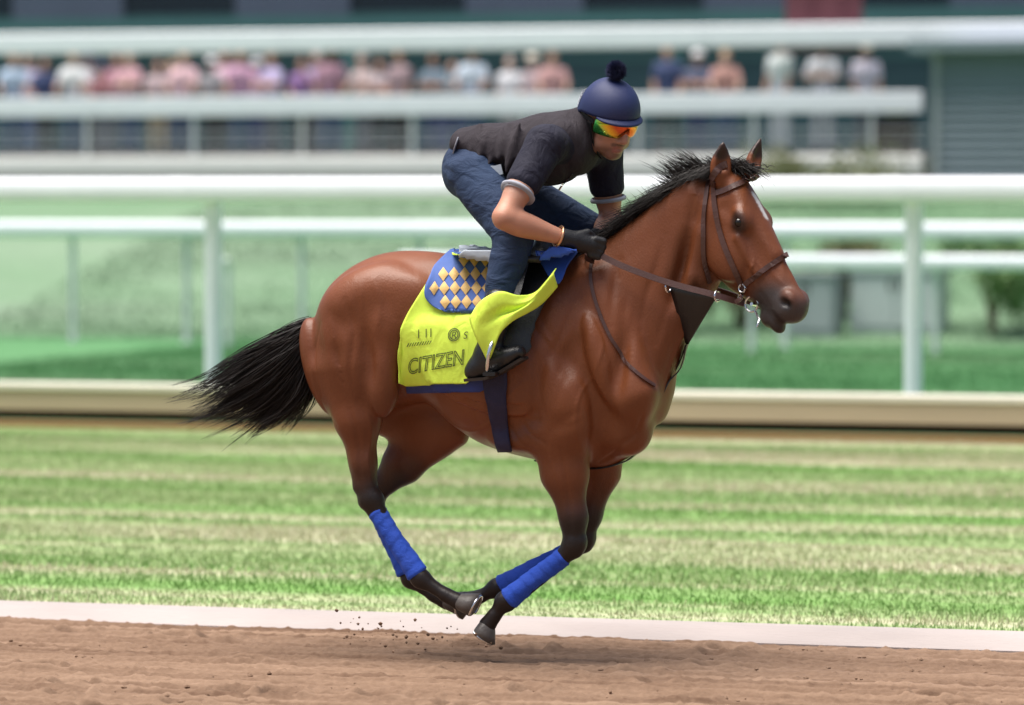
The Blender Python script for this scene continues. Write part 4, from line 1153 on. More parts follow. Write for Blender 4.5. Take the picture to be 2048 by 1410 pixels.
# blue breast cloth showing in front of the saddle
o, Vc, Fc = patch('front_cloth', [(494, 1106, 1126), (503, 1092, 1160), (514, 1082, 1169), (532, 1080, 1158), (555, 1096, 1142), (580, 1112, 1124)], .052, 'blue', sd, 14, 14, thick=.006, wrinkle=.012, seed=9)
def stirrup(sy, u, v):
    q = MB()
    q.strap(spline([P(1052, 520, sy * .27), P(1030, 600, sy * .35), P(u, v - 34, sy * .385)], 12), (1, 0, .2), .026, .005); le = q.build('stirrup_leather', M['blackleather'], sd)
    c = P(u, v, sy * .385); q = MB(); pts_ = []
    for a_ in np.linspace(0, 2 * math.pi, 25):
        sq = abs(math.cos(a_)) ** .7 * np.sign(math.cos(a_)); pts_.append(c + np.array([.012 * math.sin(a_), sq * .062, .062 * math.sin(a_) + (.012 if math.sin(a_) > 0 else 0)]))
    q.tube(pts_, .0075, 8, cap=False); st_ = q.build('stirrup_iron', M['steel'], sd, True)
    q = MB(); q.box(tuple(c + np.array([-.025, -.055, -.068])), tuple(c + np.array([.025, .055, -.054]))); q.build('tread', M['blackleather'], st_)
stirrup(-1, 986, 716); stirrup(1, 1000, 712)

# bridle
br = empty('bridle', H(.5, -60, -.1), 'brown leather bridle with steel bit and reins on the horse\'s head', 'bridle')
def strapline(pxs, n=20, off=.006):
    return [hit(u, v, None, off) for u, v in spline(pxs, n)[:, :2]]
def strap_on(name, pxs, width, n=20, mat='leather', parent=br, off=.006, thick=.006, wd=None):
    pts_ = strapline(pxs, n, off); q = MB(); dirs = []
    for i, p in enumerate(pts_):
        t_ = pts_[min(i + 1, n - 1)] - pts_[max(i - 1, 0)]; t_ = t_ / (np.linalg.norm(t_) + 1e-9)
        loc, nrm, _, _ = BV.find_nearest(Vector(p)); d_ = np.cross(t_, np.array(nrm)); dirs.append(d_ if np.linalg.norm(d_) > .01 else np.array([0, 0, 1.]))
    q.strap(pts_, dirs, width, thick); return q.build(name, M[mat], parent, False), pts_
ck, ckp = strap_on('cheekpiece', [(1428, 362), (1432, 420), (1446, 480), (1468, 535), (1487, 578)], .022)
strap_on('throatlatch', [(1418, 362), (1410, 420), (1407, 480), (1410, 530), (1418, 566)], .018)
strap_on('browband', [(1430, 388), (1452, 380), (1478, 368), (1500, 358), (1514, 352)], .022)
strap_on('noseband', [(1490, 570), (1512, 552), (1540, 532), (1562, 516), (1576, 508)], .020)
strap_on('headpiece', [(1424, 368), (1428, 350), (1440, 334), (1455, 328)], .026)
strap_on('chin_strap', [(1487, 582), (1480, 598), (1470, 604)], .016, 10)
def ring(c, nrm, r, tr, name, parent, mat='steel', n=28):
    nrm = np.asarray(nrm, float); nrm /= np.linalg.norm(nrm); a_ = np.cross(nrm, (0, 0, 1.)); a_ /= np.linalg.norm(a_); b_ = np.cross(nrm, a_)
    q = MB(); q.tube([c + r * (math.cos(x_) * a_ + math.sin(x_) * b_) for x_ in np.linspace(0, 2 * math.pi, n)], tr, 8, cap=False)
    return q.build(name, M[mat], parent, True)
bc = hit(1507, 604, None, .012)
ring(bc, -HW, .030, .0042, 'bit_ring', br)
bf = bc + HW * .135; ring(bf, HW, .030, .0042, 'bit_ring', br)
q = MB(); q.tube([bc, (bc + bf) / 2 - HD * .012, bf], .007, 8); q.build('bit_mouthpiece', M['steel'], br, True)
ring(hit(1487, 575, None, .010), -HW, .015, .004, 'buckle', br); ring(hit(1484, 590, None, .010), -HW, .010, .003, 'buckle', br)
q = MB(); q.tube([bc + ha * .03, hit(1518, 640, None, .012), hit(1514, 654, None, .014)], .005, 8); q.build('bit_shank', M['steel'], br, True)
hand = P(1180, 500, -.18)
q = MB(); rp_ = spline([bc - ha * .02 + HD * -.03, P(1430, 590, -.205), P(1340, 566, -.20), P(1250, 534, -.21), hand], 30); q.strap(rp_, (0, .25, 1), .024, .005); q.build('near_rein', M['leather'], br)
handf = P(1205, 492, .09)
q = MB(); rq_ = spline([bf - HD * .03, P(1450, 585, .10), P(1345, 556, .12), P(1262, 525, .11), handf], 30); q.strap(rq_, (0, -.25, 1), .024, .005); q.build('far_rein', M['leather'], br)
q = MB(); q.strap(spline([hand, P(1188, 522, -.18), P(1170, 512, -.12), P(1190, 505, 0), handf], 20), (0, 0, 1), .022, .005); q.build('rein_bight', M['leather'], br)

# bib martingale: yoke, bib between the rein rings, strap to the girth
mg = empty('martingale', P(1375, 690, -.05), 'dark leather bib martingale hanging between reins and horse\'s chest', 'martingale')
c1, c2, c3 = P(1338, 572, -.165), P(1436, 590, -.175), P(1374, 688, -.06)
V_ = []; F_ = []; n = 9
for i in range(n):
    for j in range(n):
        a_ = i / (n - 1); b_ = j / (n - 1); p = (c1 * (1 - a_) + c2 * a_) * (1 - b_) + (c3 + (c2 - c1) * .06 * (a_ - .5)) * b_
        V_.append(p + np.array([0, -.012 * math.sin(a_ * 3.1) * math.sin(b_ * 3.1), 0]))
for i in range(n - 1):
    for j in range(n - 1):
        k = i * n + j; F_.append((k, k + 1, k + n + 1, k + n))
o = mesh('bib', V_, F_, M['blackleather'], mg); md = o.modifiers.new('thickness', 'SOLIDIFY'); md.thickness = .006
for c in (c1, c2): ring(c + np.array([0, -.012, -.004]), (1, -.3, 0), .020, .0045, 'rein_ring', mg)
q = MB(); q.strap(spline([c3, P(1362, 722, -.02), P(1338, 770, -.005), P(1318, 830, -.02)] + [np.array(BV.ray_cast(Vector((xq, -.01, 0.3)), Vector((0, 0, 1)))[0]) + np.array([0, 0, -.004]) for xq in (.52, .44, .34, .22, .10)], 40), (0, 1, 0), .03, .006); q.build('breast_strap', M['blackleather'], mg)
q = MB(); q.strap(spline([c3, P(1362, 735, -.045), P(1340, 760, -.06), P(1328, 785, -.07)], 10), (0, 1, .3), .02, .005); q.build('loose_strap', M['blackleather'], mg)
strap_on('yoke', [(1184, 520), (1182, 560), (1194, 610), (1216, 665), (1244, 712), (1276, 748), (1308, 772)], .013, 26, parent=mg)

# ================================================================== RIDER
rider = empty('person', P(985, 745, -.3), 'rider in dark vest, jeans and navy pompom helmet crouched on the horse', 'person')
def sdf_part(name, fl_, mat, parent=rider, it=1, colf=None):
    V, Q = fl_.mesh(); V = relax(V, Q, it, .4)
    return mesh(name, V, Q, M[mat], parent, True, None if colf is None else colf(V)), V, Q
# head frame: face turned towards the camera and bent down
HC = P(1216, 236, 0)
yaw, pit = R(-38), R(24)
fx = np.array([math.cos(yaw) * math.cos(pit), math.sin(yaw) * math.cos(pit), -math.sin(pit)])
fy = np.array([-math.sin(yaw), math.cos(yaw), 0]); roll = R(4)
fz = np.cross(fx, fy); fy, fz = fy * math.cos(roll) + fz * math.sin(roll), fz * math.cos(roll) - fy * math.sin(roll)
HS = 1.13
def hp(x, y, z): return HC + (fx * x + fy * y + fz * z) * HS
FAX = [fx, fy, fz]
SHN, SHF = P(1092, 288, -.21), P(1205, 300, .20)
ELN, ELF = P(1006, 436, -.42), P(1222, 442, .25)
WRN, WRF = P(1130, 477, -.26), P(1195, 478, .10)
HIPN, HIPF = P(942, 346, -.12), P(945, 340, .13)
KNN, KNF = P(1030, 468, -.26), P(1178, 462, .29)
ANN, ANF = P(978, 700, -.335), P(1000, 690, .33)
fb = Field((-.36, -.52, .95), (.62, .46, 2.45), .0075)
def hell(c, r, k=.02, mode='add'): fb.ell(hp(*c), np.array(r) * HS, FAX, k=k, mode=mode)
hell((-.012, 0, .035), (.100, .080, .098))
hell((.030, 0, -.045), (.072, .060, .088), .03)
hell((.070, 0, -.108), (.024, .030, .020), .025)
hell((.078, 0, .022), (.028, .056, .020), .02)
for s in (-1, 1):
    hell((.062, s * .042, -.028), (.026, .024, .024), .02)
    hell((.020, s * .056, -.075), (.050, .016, .030), .03)
    hell((-.010, s * .080, -.012), (.028, .011, .036), .006)
    hell((-.002, s * .091, -.010), (.014, .006, .022), .006, 'sub')
    hell((.097, s * .030, -.002), (.014, .018, .011), .012, 'sub')
    hell((.104, s * .013, -.044), (.012, .010, .010), .010)
fb.loft(hp(.094, 0, .010), hp(.121, 0, -.040), fy, [0, .6, 1], [.012 * HS, .014 * HS, .016 * HS], [.009 * HS, .011 * HS, .014 * HS], k=.012)
hell((.094, 0, -.068), (.013, .024, .0075), .006); hell((.092, 0, -.084), (.013, .021, .009), .006)
fb.loft(hp(.104, -.024, -.0755), hp(.104, .024, -.0755), fz, [0, .5, 1], [.006, .008, .006], [.0022, .003, .0022], k=.004, mode='sub')
fb.loft(P(1150, 268, 0), hp(-.02, 0, -.05), YW_, [0, 1], [.066, .060], [.064, .060], k=.03)
fb.cone(hp(.0, 0, -.06), P(1155, 300, 0), .05, .05, k=.03)
# torso and legs under the clothes, arms
fb.loft(P(955, 325, 0), P(1150, 290, 0), YW_, [0, .4, .75, 1], [.08, .09, .105, .08], [.11, .11, .13, .12], k=.04)
for a_, b_, c_, s in ((SHN, ELN, WRN, -1), (SHF, ELF, WRF, 1)):
    fb.cone(P(1140, 285, 0), a_, .07, .062, k=.03)
    fb.loft(a_, b_, YW_, [0, .35, .8, 1], [.060, .060, .047, .045], [.056, .054, .044, .042], k=.02)
    fb.loft(a_ * .7 + b_ * .3, a_ * .3 + b_ * .7, YW_, [0, .5, 1], [.040, .056, .042], [.040, .054, .040], k=.03)
    fb.loft(b_, c_, YW_, [0, .3, .75, 1], [.046, .052, .036, .029], [.044, .048, .036, .033], k=.018)
for h_, k_, a_ in ((HIPN, KNN, ANN), (HIPF, KNF, ANF)):
    fb.cone(h_, k_, .065, .045, k=.03); fb.cone(k_, a_, .042, .034, k=.02)
# hands: palm and five bent fingers closed on the reins
def hand_pts(wr, kn, side):
    d = kn - wr; d /= np.linalg.norm(d); lat = np.array([0, side, 0.]) ; lat = lat - d * np.dot(lat, d); lat /= np.linalg.norm(lat); dn = np.cross(d, lat)
    if dn[2] > 0: dn = -dn
    return d, lat, dn
HANDS = []
for wr, kn, s in ((WRN, P(1184, 491, -.19), -1), (WRF, P(1216, 500, .06), 1)):
    d, lat, dn = hand_pts(wr, kn, s); HANDS.append((wr, kn, d, lat, dn, s))
def build_hands(fl_, ex):
    for wr, kn, d, lat, dn, s in HANDS:
        fl_.loft(wr, kn, lat, [0, .5, 1], [.030 + ex, .034 + ex, .030 + ex], [.024 + ex, .030 + ex, .030 + ex], k=.015)
        ac = np.cross(d, lat)
        for i, (o_, L) in enumerate(((-.036, .036), (-.012, .042), (.012, .040), (.035, .033))):
            # knuckles spread across the hand, fingers curled down and back round the rein
            k0 = kn + dn * (o_ + .004) * .9 + lat * .016
            k1 = k0 + d * L * .9 + lat * .006; k2 = k1 - lat * L * .75 + d * .006; k3 = k2 - d * L * .7 - lat * .006
            fl_.cone(k0, k1, .0105 + ex, .0095 + ex, k=.006); fl_.cone(k1, k2, .0095 + ex, .009 + ex, k=.004); fl_.cone(k2, k3, .009 + ex, .008 + ex, k=.004)
        t0 = wr * .55 + kn * .45 - dn * .028; t1 = t0 + d * .035 - dn * .016 - lat * .010; t2 = t1 + d * .030 + dn * .008 - lat * .016
        fl_.cone(t0, t1, .013 + ex, .011 + ex, k=.008); fl_.cone(t1, t2, .011 + ex, .009 + ex, k=.004)
build_hands(fb, 0)
def skin_col(V):
    c = np.tile(np.array([.50, .25, .17]), (len(V), 1)); n_ = vnoise(V[:, 0] * 40 + V[:, 1] * 17, V[:, 2] * 40, 3)
    c *= (0.92 + .16 * n_)[:, None]
    rel = V - HC; lx, ly, lz = rel @ fx / HS, rel @ fy / HS, rel @ fz / HS
    ishead = (lz > -.15) & (np.abs(ly) < .1) & (lx > -.13) & (lx < .15)
    b_ = np.zeros(len(V))
    jaw = sm(-lz, .055, .085) * sm(lx, .00, .03); side = sm(-lz, .0, .03) * (1 - sm(np.abs(lx - .012), .016, .034)) * sm(np.abs(ly), .045, .058)
    mus = (1 - sm(np.abs(lz + .060), .004, .010)) * (1 - sm(np.abs(ly), .028, .036)) * sm(lx, .07, .09)
    b_ = np.clip(np.maximum(np.maximum(jaw * .55, side * .8), mus * .7), 0, 1) * ishead
    b_ *= 1 - .9 * ((np.abs(lz + .078) < .014) & (np.abs(ly) < .024) & (lx > .085))
    c = c * (1 - b_[:, None]) + np.array([.055, .038, .032])[None] * b_[:, None]
    lip = ((np.abs(lz + .077) < .013) & (np.abs(ly) < .023) & (lx > .088) & ishead)
    c[lip] = np.array([.36, .14, .11])
    hair = sm(lz + .25 * (-lx), -.02, .0) * sm(-lx, .015, .03) * ishead
    c = c * (1 - hair[:, None]) + np.array([.015, .012, .011])[None] * hair[:, None]
    arm = (V[:, 2] < 1.86) & ~ishead
    c[arm] *= np.array([1.02, .95, .9])
    return c
bd, Vbod, Qbod = sdf_part('body', fb, 'skin', colf=skin_col)

# shirt: collar, body, short sleeves with white cuffs
f_ = Field((-.36, -.50, 1.55), (.60, .44, 2.35), .0075)
f_.loft(P(965, 312, 0), P(1150, 292, 0), YW_, [0, .4, .75, 1], [.08, .10, .130, .10], [.12, .135, .165, .145], k=.04)
for a_, b_ in ((SHN, ELN), (SHF, ELF)):
    f_.cone(P(1135, 290, 0), a_, .088, .076, k=.04)
    m_ = a_ * .48 + b_ * .52
    f_.loft(a_, m_, YW_, [0, .5, 1], [.078, .076, .071], [.074, .072, .068], k=.03)
    f_.half(m_ + (b_ - a_) * .0 + (b_ - a_) / np.linalg.norm(b_ - a_) * .012, (b_ - a_), .004) if False else None
f_.cone(P(1145, 270, 0), P(1172, 262, 0), .078, .068, k=.02)
sdf_part('shirt', f_, 'shirt')
for a_, b_ in ((SHN, ELN), (SHF, ELF)):
    m_ = a_ * .46 + b_ * .54; d = (b_ - a_) / np.linalg.norm(b_ - a_); q = MB()
    q.tube([m_ + d * .034, m_ + d * .040, m_ + d * .050, m_ + d * .051, m_ + d * .040], [.067, .0735, .0725, .066, .060], 24, cap=False); q.build('cuff', M['cuff'], rider, True)
# zip pull shine line and collar belong to the vest
f_ = Field((-.38, -.36, 1.6), (.60, .36, 2.35), .007)
f_.loft(P(934, 296, 0), P(1152, 294, 0), YW_, [0, .18, .4, .7, .9, 1], [.072, .095, .112, .146, .138, .115], [.148, .156, .160, .178, .170, .15], k=.03, off=[0.012, .004, -.010, -.008, -.004, 0])
f_.cone(P(1122, 270, -.12), P(1122, 270, .12), .055, .055, k=.05)
f_.loft(P(1140, 268, 0), P(1176, 250, 0), YW_, [0, 1], [.095, .082], [.092, .080], k=.03)
f_.loft(P(1150, 282, 0), P(1190, 244, 0), YW_, [0, 1], [.064, .066], [.064, .066], k=.008, mode='sub')
for s_, y_ in ((0, -1), (1, 1)):
    f_.ell(P(1092 if y_ < 0 else 1140, 312, y_ * .235), (.075, .075, .10), k=.02, mode='sub')
for i_ in range(9):
    u_ = 945 + 20 * i_
    f_.loft(P(u_ + 14, 250 + (i_ % 3) * 8, -.10), P(u_ - 8, 330 - (i_ % 2) * 14, -.178), YW_, [0, .5, 1], [.005, .010, .005], [.006, .012, .006], k=.035)
f_.loft(P(1040, 245, -.16), P(1012, 345, -.192), YW_, [0, .5, 1], [.005, .012, .006], [.006, .012, .006], k=.03)
ve, Vv, Qv = sdf_part('vest', f_, 'vest')
VT = BVHTree.FromPolygons([tuple(a) for a in Vv.tolist()], Qv.tolist())
def on_vest(name, pxs, wdt, mat):
    q = MB(); pts_ = [hit(u, v, VT, .003) for u, v in spline(pxs, 14)]; q.strap(pts_, (0, .4, 1), wdt, .004); return q.build(name, M[mat], ve)
on_vest('zip', [(1118, 380), (1126, 368), (1134, 358), (1146, 345)], .007, 'steel')
q = MB(); q.strap([P(u_, v_, y_) for u_, v_, y_ in ((940, 336, -.150), (956, 340, -.166), (974, 342, -.176), (992, 341, -.180), (1004, 338, -.180))], (0, 0, 1), .040, .006); q.build('shirt_hem', M['grey_cloth'], ve)
# jeans
f_ = Field((-.40, -.46, .98), (.60, .46, 2.1), .008)
f_.loft(P(934, 318, 0), P(985, 352, 0), YW_, [0, .5, 1], [.085, .105, .10], [.14, .155, .14], k=.04)
f_.ell(P(930, 342, -.075), (.092, .09, .105), k=.04); f_.ell(P(938, 342, .075), (.092, .09, .105), k=.04)
for h_, k_, a_ in ((HIPN, KNN, ANN), (HIPF, KNF, ANF)):
    f_.loft(h_, k_, YW_, [0, .4, .8, 1], [.100, .098, .086, .078], [.095, .092, .082, .074], k=.05)
    e_ = k_ * .12 + a_ * .88
    f_.loft(k_, e_, YW_, [0, .3, .7, 1], [.078, .078, .062, .056], [.072, .070, .058, .054], k=.03)
    sy = -1 if h_ is HIPN else 1
    for i_ in range(8):                                   # pull folds at hip, knee and calf
        kk = (.02, .10, .20, .80, .90, 1.0, .55, .35)[i_]
        c = h_ + (k_ - h_) * kk + np.array([.0, sy * (.088 - .022 * kk), rng.uniform(-.02, .02)]); dr = rng.uniform(-.06, .06)
        f_.loft(c + np.array([-.06, -sy * .03, dr]), c + np.array([.05, -sy * .03, -dr]), YW_, [0, .5, 1], [.004, .010, .004], [.004, .012, .004], k=.04)
    for i_ in range(5):
        c = k_ + (a_ - k_) * (.08 + .15 * i_ + rng.uniform(-.04, .04)) + np.array([0, sy * .062, 0]); dr = rng.uniform(-.04, .04)
        f_.loft(c + np.array([-.045, -sy * .03, dr * .6]), c + np.array([.045, -sy * .03, -dr * .6]), YW_, [0, .5, 1], [.004, .009, .004], [.004, .010, .004], k=.035)
sdf_part('jeans', f_, 'jeans')
q = MB(); q.strap([hit(u, v, VT, .006, -.16) for u, v in spline([(909, 306), (912, 292), (918, 278)], 6)], (0, 1, .3), .03, .004); q.build('shirt_tail', M['cuff'], rider)
# boots
for a_, s in ((ANN, -1), (ANF, 1)):
    f_ = Field(a_ - np.array([.22, .14, .22]), a_ + np.array([.26, .14, .30]), .007)
    top_ = a_ + (np.array([.045, 0, .20]))
    f_.loft(top_, a_, YW_, [0, 1], [.058, .050], [.056, .046], k=.02)
    toe = a_ + np.array([.135, s * .03, -.005]); heel = a_ + np.array([-.065, 0, -.085])
    f_.cone(a_ + np.array([-.02, 0, -.03]), heel, .046, .036, k=.03)
    f_.loft(heel + np.array([.02, 0, .008]), toe, YW_, [0, .4, .75, 1], [.034, .046, .038, .028], [.036, .038, .046, .036], k=.03)
    bo, _, _ = sdf_part('boot', f_, 'blackleather')
    q = MB(); q.strap([heel + np.array([-.025, 0, -.034]), heel + np.array([.06, s * .005, -.026]), (heel + toe) / 2 + np.array([.02, 0, -.042]), toe + np.array([.02, 0, -.024])], (0, 1, 0), .075, .012); q.build('sole', M['darkwood'], bo)
# gloves
ALLH = HANDS
for hnd in ALLH:
    HANDS = [hnd]; wr, kn, d, lat, dn, sd_ = hnd
    f_ = Field(np.minimum(wr, kn) - .11, np.maximum(wr, kn) + .11, .006)
    build_hands(f_, .0045)
    f_.cone(wr - d * .012, wr + d * .03, .037, .036, k=.01)
    sdf_part('glove', f_, 'glove')
dA = (WRN - ELN) / np.linalg.norm(WRN - ELN)
q = MB()
c = WRN - dA * .028; a1 = np.cross(dA, YW_); a1 /= np.linalg.norm(a1); a2 = np.cross(dA, a1)
q.tube([c + .040 * (math.cos(t_) * a1 + math.sin(t_) * a2) for t_ in np.linspace(0, 2 * math.pi, 24)], .0055, 8, cap=False); q.build('bangle', M['copper'], rider, True)
# helmet with brim, pompom, strap; goggles
def lens_dir(th, ph): return np.array([math.cos(ph) * math.cos(th), math.cos(ph) * math.sin(th), math.sin(ph)])
V_ = []; F_ = []; n = 48; m_ = 18
for i in range(m_ + 1):
    for k in range(n):
        th = 2 * math.pi * k / n; lowz = .016 + .016 * math.cos(th) - .022 * sm(-math.cos(th), .1, .7)
        s_ = i / m_; ph = s_ * math.pi / 2
        r = math.cos(ph) ** .92; z = lowz * (1 - math.sin(ph)) + (.136) * math.sin(ph)
        rip = 1 + .004 * math.sin(th * 6) * (1 - s_)
        V_.append(hp(-.004 + .124 * r * math.cos(th) * rip, .104 * r * math.sin(th) * rip, z + .008))
for i in range(m_):
    for k in range(n):
        F_.append((i * n + k, i * n + (k + 1) % n, (i + 1) * n + (k + 1) % n, (i + 1) * n + k))
he = mesh('helmet', V_, F_, M['helmet'], rider); md = he.modifiers.new('thickness', 'SOLIDIFY'); md.thickness = .012; md.offset = -1
V_ = []; F_ = []; nb_ = 25
for k in range(nb_):
    th = R(-62) + R(124) * k / (nb_ - 1); lowz = .016 + .016 * math.cos(th) + .010
    w_ = math.cos((k / (nb_ - 1) - .5) * math.pi) ** .6
    for j, rr in enumerate((.97, 1.05, 1.12, 1.18)):
        e_ = 1 + (rr - 1) * w_
        V_.append(hp(-.004 + .124 * e_ * math.cos(th), .104 * e_ * math.sin(th), lowz - .010 * max(0, e_ - 1) / .25 - .006 * j / 3))
for k in range(nb_ - 1):
    for j in range(3):
        a_ = k * 4 + j; F_.append((a_, a_ + 1, a_ + 5, a_ + 4))
o = mesh('brim', V_, F_, M['helmet'], he); md = o.modifiers.new('thickness', 'SOLIDIFY'); md.thickness = .007
pc = hp(-.008, 0, .176); fur = []
for _ in range(2200):
    d = rng.normal(size=3); d /= np.linalg.norm(d); fur.append(np.array([pc + d * .004, pc + d * .026 + rng.normal(0, .002, 3), pc + d * rng.uniform(.037, .045) + rng.normal(0, .003, 3)]))
strands('pompom', fur, rng.uniform(.0014, .0022, len(fur)), he, M['pom'])
q = MB(); q.tube([hp(-.008, 0, .146), hp(-.012, 0, .175)], .008, 8); q.build('pompom_stem', M['pom'], he, True)
for s in (-1, 1):
    q = MB(); q.strap([hp(.020, s * .092, -.002), hp(.024, s * .082, -.040), hp(.034, s * .068, -.085), hp(.046, s * .030, -.132)], fx, .030, .005); q.build('chin_strap', M['blackleather'], he)
    q = MB(); q.strap([hp(-.055, s * .085, -.01), hp(-.030, s * .085, -.045), hp(.022, s * .080, -.060)], fz, .016, .004); q.build('rear_strap', M['blackleather'], he)
V_ = []; F_ = []; cc = []; n1, n2 = 36, 9
for i in range(n1):
    th = R(-72) + R(144) * i / (n1 - 1)
    for j in range(n2):
        s_ = j / (n2 - 1); nose = .016 * math.exp(-(th / .20) ** 2)
        z = .024 - (.052 - nose) * s_; bul = .006 * math.sin(s_ * math.pi)
        V_.append(hp(.012 + (.102 + bul) * math.cos(th), (.086 + bul) * math.sin(th), z))
        q_ = (i / (n1 - 1)) * 1.0 + .25 * (1 - s_)
        stops = [(0, (.05, .5, .12)), (.2, (.12, .75, .16)), (.34, (.85, .55, .05)), (.5, (.55, .10, .04)), (.7, (.85, .14, .03)), (.9, (.95, .42, .05)), (1.3, (.4, .5, .1))]
        cc.append([np.interp(q_, [a[0] for a in stops], [a[1][k] for a in stops]) for k in range(3)])
for i in range(n1 - 1):
    for j in range(n2 - 1):
        a_ = i * n2 + j; F_.append((a_, a_ + n2, a_ + n2 + 1, a_ + 1))
go = mesh('goggles', V_, F_, M['lens'], rider, True, np.array(cc)); md = go.modifiers.new('thickness', 'SOLIDIFY'); md.thickness = .004
V_ = []
for th in np.linspace(R(-74), R(74), 40): V_.append(hp(.012 + .104 * math.cos(th), .088 * math.sin(th), .028))
q = MB(); q.tube(V_, .004, 6); q.build('goggle_frame', M['blackleather'], go, True)
for s in (-1, 1):
    q = MB(); q.strap([hp(.036, s * .086, .006), hp(-.03, s * .094, .010), hp(-.09, s * .060, .012)], fz, .018, .004); q.build('goggle_band', M['blackleather'], go)
# print on the back of the helmet cover
for i in range(4):
    q = MB(); zq = .026 + .012 * i
    q.strap([hp(-.004 + .1255 * math.cos(th) * math.cos(.08 + .09 * i), .1055 * math.sin(th) * math.cos(.08 + .09 * i), zq) for th in np.linspace(R(-118), R(-165), 8)], fz, .005, .0015); q.build('printed_stripe', M['cuff'], he)

# ================================================================== SPECTATORS
SK = [(.50, .30, .22), (.42, .24, .17), (.30, .16, .10), (.55, .36, .28)]
SKM = [simple('skin_tone_%s' % n_, c, .55, .1, 10) for n_, c in zip(('light', 'tan', 'brown', 'fair'), SK)]
HRM = [simple('hair_%s' % n_, c, .6, .3, 30) for n_, c in (('black', (.015, .012, .01)), ('brown', (.07, .04, .025)), ('blond', (.35, .24, .12)), ('grey', (.35, .34, .33)))]
def figure(pose):
    """meshes of a standing figure 1.74 m tall, facing the track (-Y): skin, top, trousers, hair, shoes"""
    out = {}
    arms = {'rest': ((.21, -.02, 1.14, .20, -.12, .92), (-.21, -.02, 1.14, -.20, -.12, .92)),
            'rail': ((.24, -.10, 1.16, .20, -.36, 1.06), (-.24, -.10, 1.16, -.20, -.36, 1.06)),
            'phone': ((.25, -.16, 1.22, .10, -.28, 1.50), (-.23, -.03, 1.14, -.14, -.22, 1.05)),
            'fold': ((.25, -.10, 1.16, -.08, -.22, 1.20), (-.25, -.10, 1.16, .08, -.20, 1.14))}[pose]
    g = lambda: Field((-.42, -.48, -.02), (.42, .30, 1.8), .018)
    f_ = g(); f_.ell((0, 0, 1.62), (.078, .098, .115), k=.02); f_.ell((0, -.05, 1.57), (.052, .05, .06), k=.03); f_.ell((0, -.105, 1.60), (.014, .02, .022), k=.015)
    f_.cone((0, .01, 1.42), (0, .0, 1.56), .055, .052)
    for a in arms:
        f_.cone((np.sign(a[0]) * .18, 0, 1.38), a[:3], .045, .040); f_.cone(a[:3], a[3:], .040, .030); f_.ell(a[3:], (.04, .045, .05), k=.02)
    f_.loft((0, 0, .95), (0, 0, 1.40), (1, 0, 0), [0, 1], [.08, .08], [.12, .12]); 
    for s in (-1, 1): f_.cone((s * .09, 0, .9), (s * .10, 0, .06), .06, .045)
    out['body'] = f_.mesh()
    f_ = g(); f_.loft((0, .01, .90), (0, 0, 1.42), (1, 0, 0), [0, .35, .8, 1], [.115, .115, .125, .08], [.165, .155, .19, .13], k=.02)
    for a in arms: f_.cone((np.sign(a[0]) * .17, 0, 1.38), np.asarray(a[:3]) * .75 + np.array([np.sign(a[0]) * .18, 0, 1.38]) * .25, .068, .060, k=.03)
    out['shirt'] = f_.mesh()
    f_ = g(); f_.loft((0, .01, .82), (0, .01, .96), (1, 0, 0), [0, 1], [.125, .12], [.17, .165], k=.03)
    for s in (-1, 1): f_.loft((s * .085, .01, .86), (s * .11, 0, .08), (1, 0, 0), [0, .5, 1], [.10, .075, .06], [.095, .072, .058], k=.03)
    out['trousers'] = f_.mesh()
    f_ = g(); f_.ell((0, .018, 1.655), (.088, .100, .100), k=.02); f_.ell((0, -.10, 1.58), (.09, .075, .085), k=.02, mode='sub'); out['hair'] = f_.mesh()
    for s in (-1, 1):
        f_ = g(); f_.loft((s * .11, .05, .04), (s * .13, -.16, .03), (1, 0, 0), [0, .5, 1], [.04, .045, .03], [.04, .045, .04], k=.02)
        out['shoe' if s < 0 else 'shoe_'] = f_.mesh()
    return out
FIG = {}
for pz in ('rest', 'rail', 'phone', 'fold'):
    r_ = figure(pz); FIG[pz] = {}
    for k, (V, Q) in r_.items():
        me = bpy.data.meshes.new('spectator_' + k)
        me.from_pydata([tuple(a) for a in V.tolist()], [], Q.tolist()); me.polygons.foreach_set('use_smooth', np.ones(len(me.polygons), bool)); FIG[pz][k] = me
CLOTH = {}
def cloth(c):
    if c not in CLOTH: CLOTH[c] = simple('cloth_%d' % len(CLOTH), c, .8, .15, 8.0)
    return CLOTH[c]
LASTP = ['']
def spectator(u, dy, pose, top_c, leg_c, hair, skin, label, hgt=1.0, rot=0.0):
    Yp = Y_STAND + dy; x_ = px_x(u, Yp)
    e_ = empty('person', (x_, Yp, FLOOR), label, 'person', 'spectators on the stand')
    e_.rotation_euler = (0, 0, rot); e_.scale = (hgt, hgt, hgt); LASTP[0] = e_.name
    for k, me in FIG[pose].items():
        m2 = me.copy(); m2.materials.clear()
        m2.materials.append({'body': SKM[skin], 'shirt': cloth(top_c), 'trousers': cloth(leg_c), 'hair': HRM[hair], 'shoe': M['darkwood']}[k.strip('_')])
        o = bpy.data.objects.new(k.strip('_'), m2); C.objects.link(o); o.parent = e_
PK, PR, WH, LB, NV, GR, BK, LV, MR, RD = (.62, .36, .42), (.28, .16, .36), (.72, .72, .76), (.40, .50, .66), (.04, .06, .15), (.33, .33, .35), (.03, .03, .035), (.48, .42, .66), (.30, .12, .16), (.55, .14, .12)
DN, KH, CG = (.06, .10, .20), (.35, .29, .20), (.12, .14, .17)
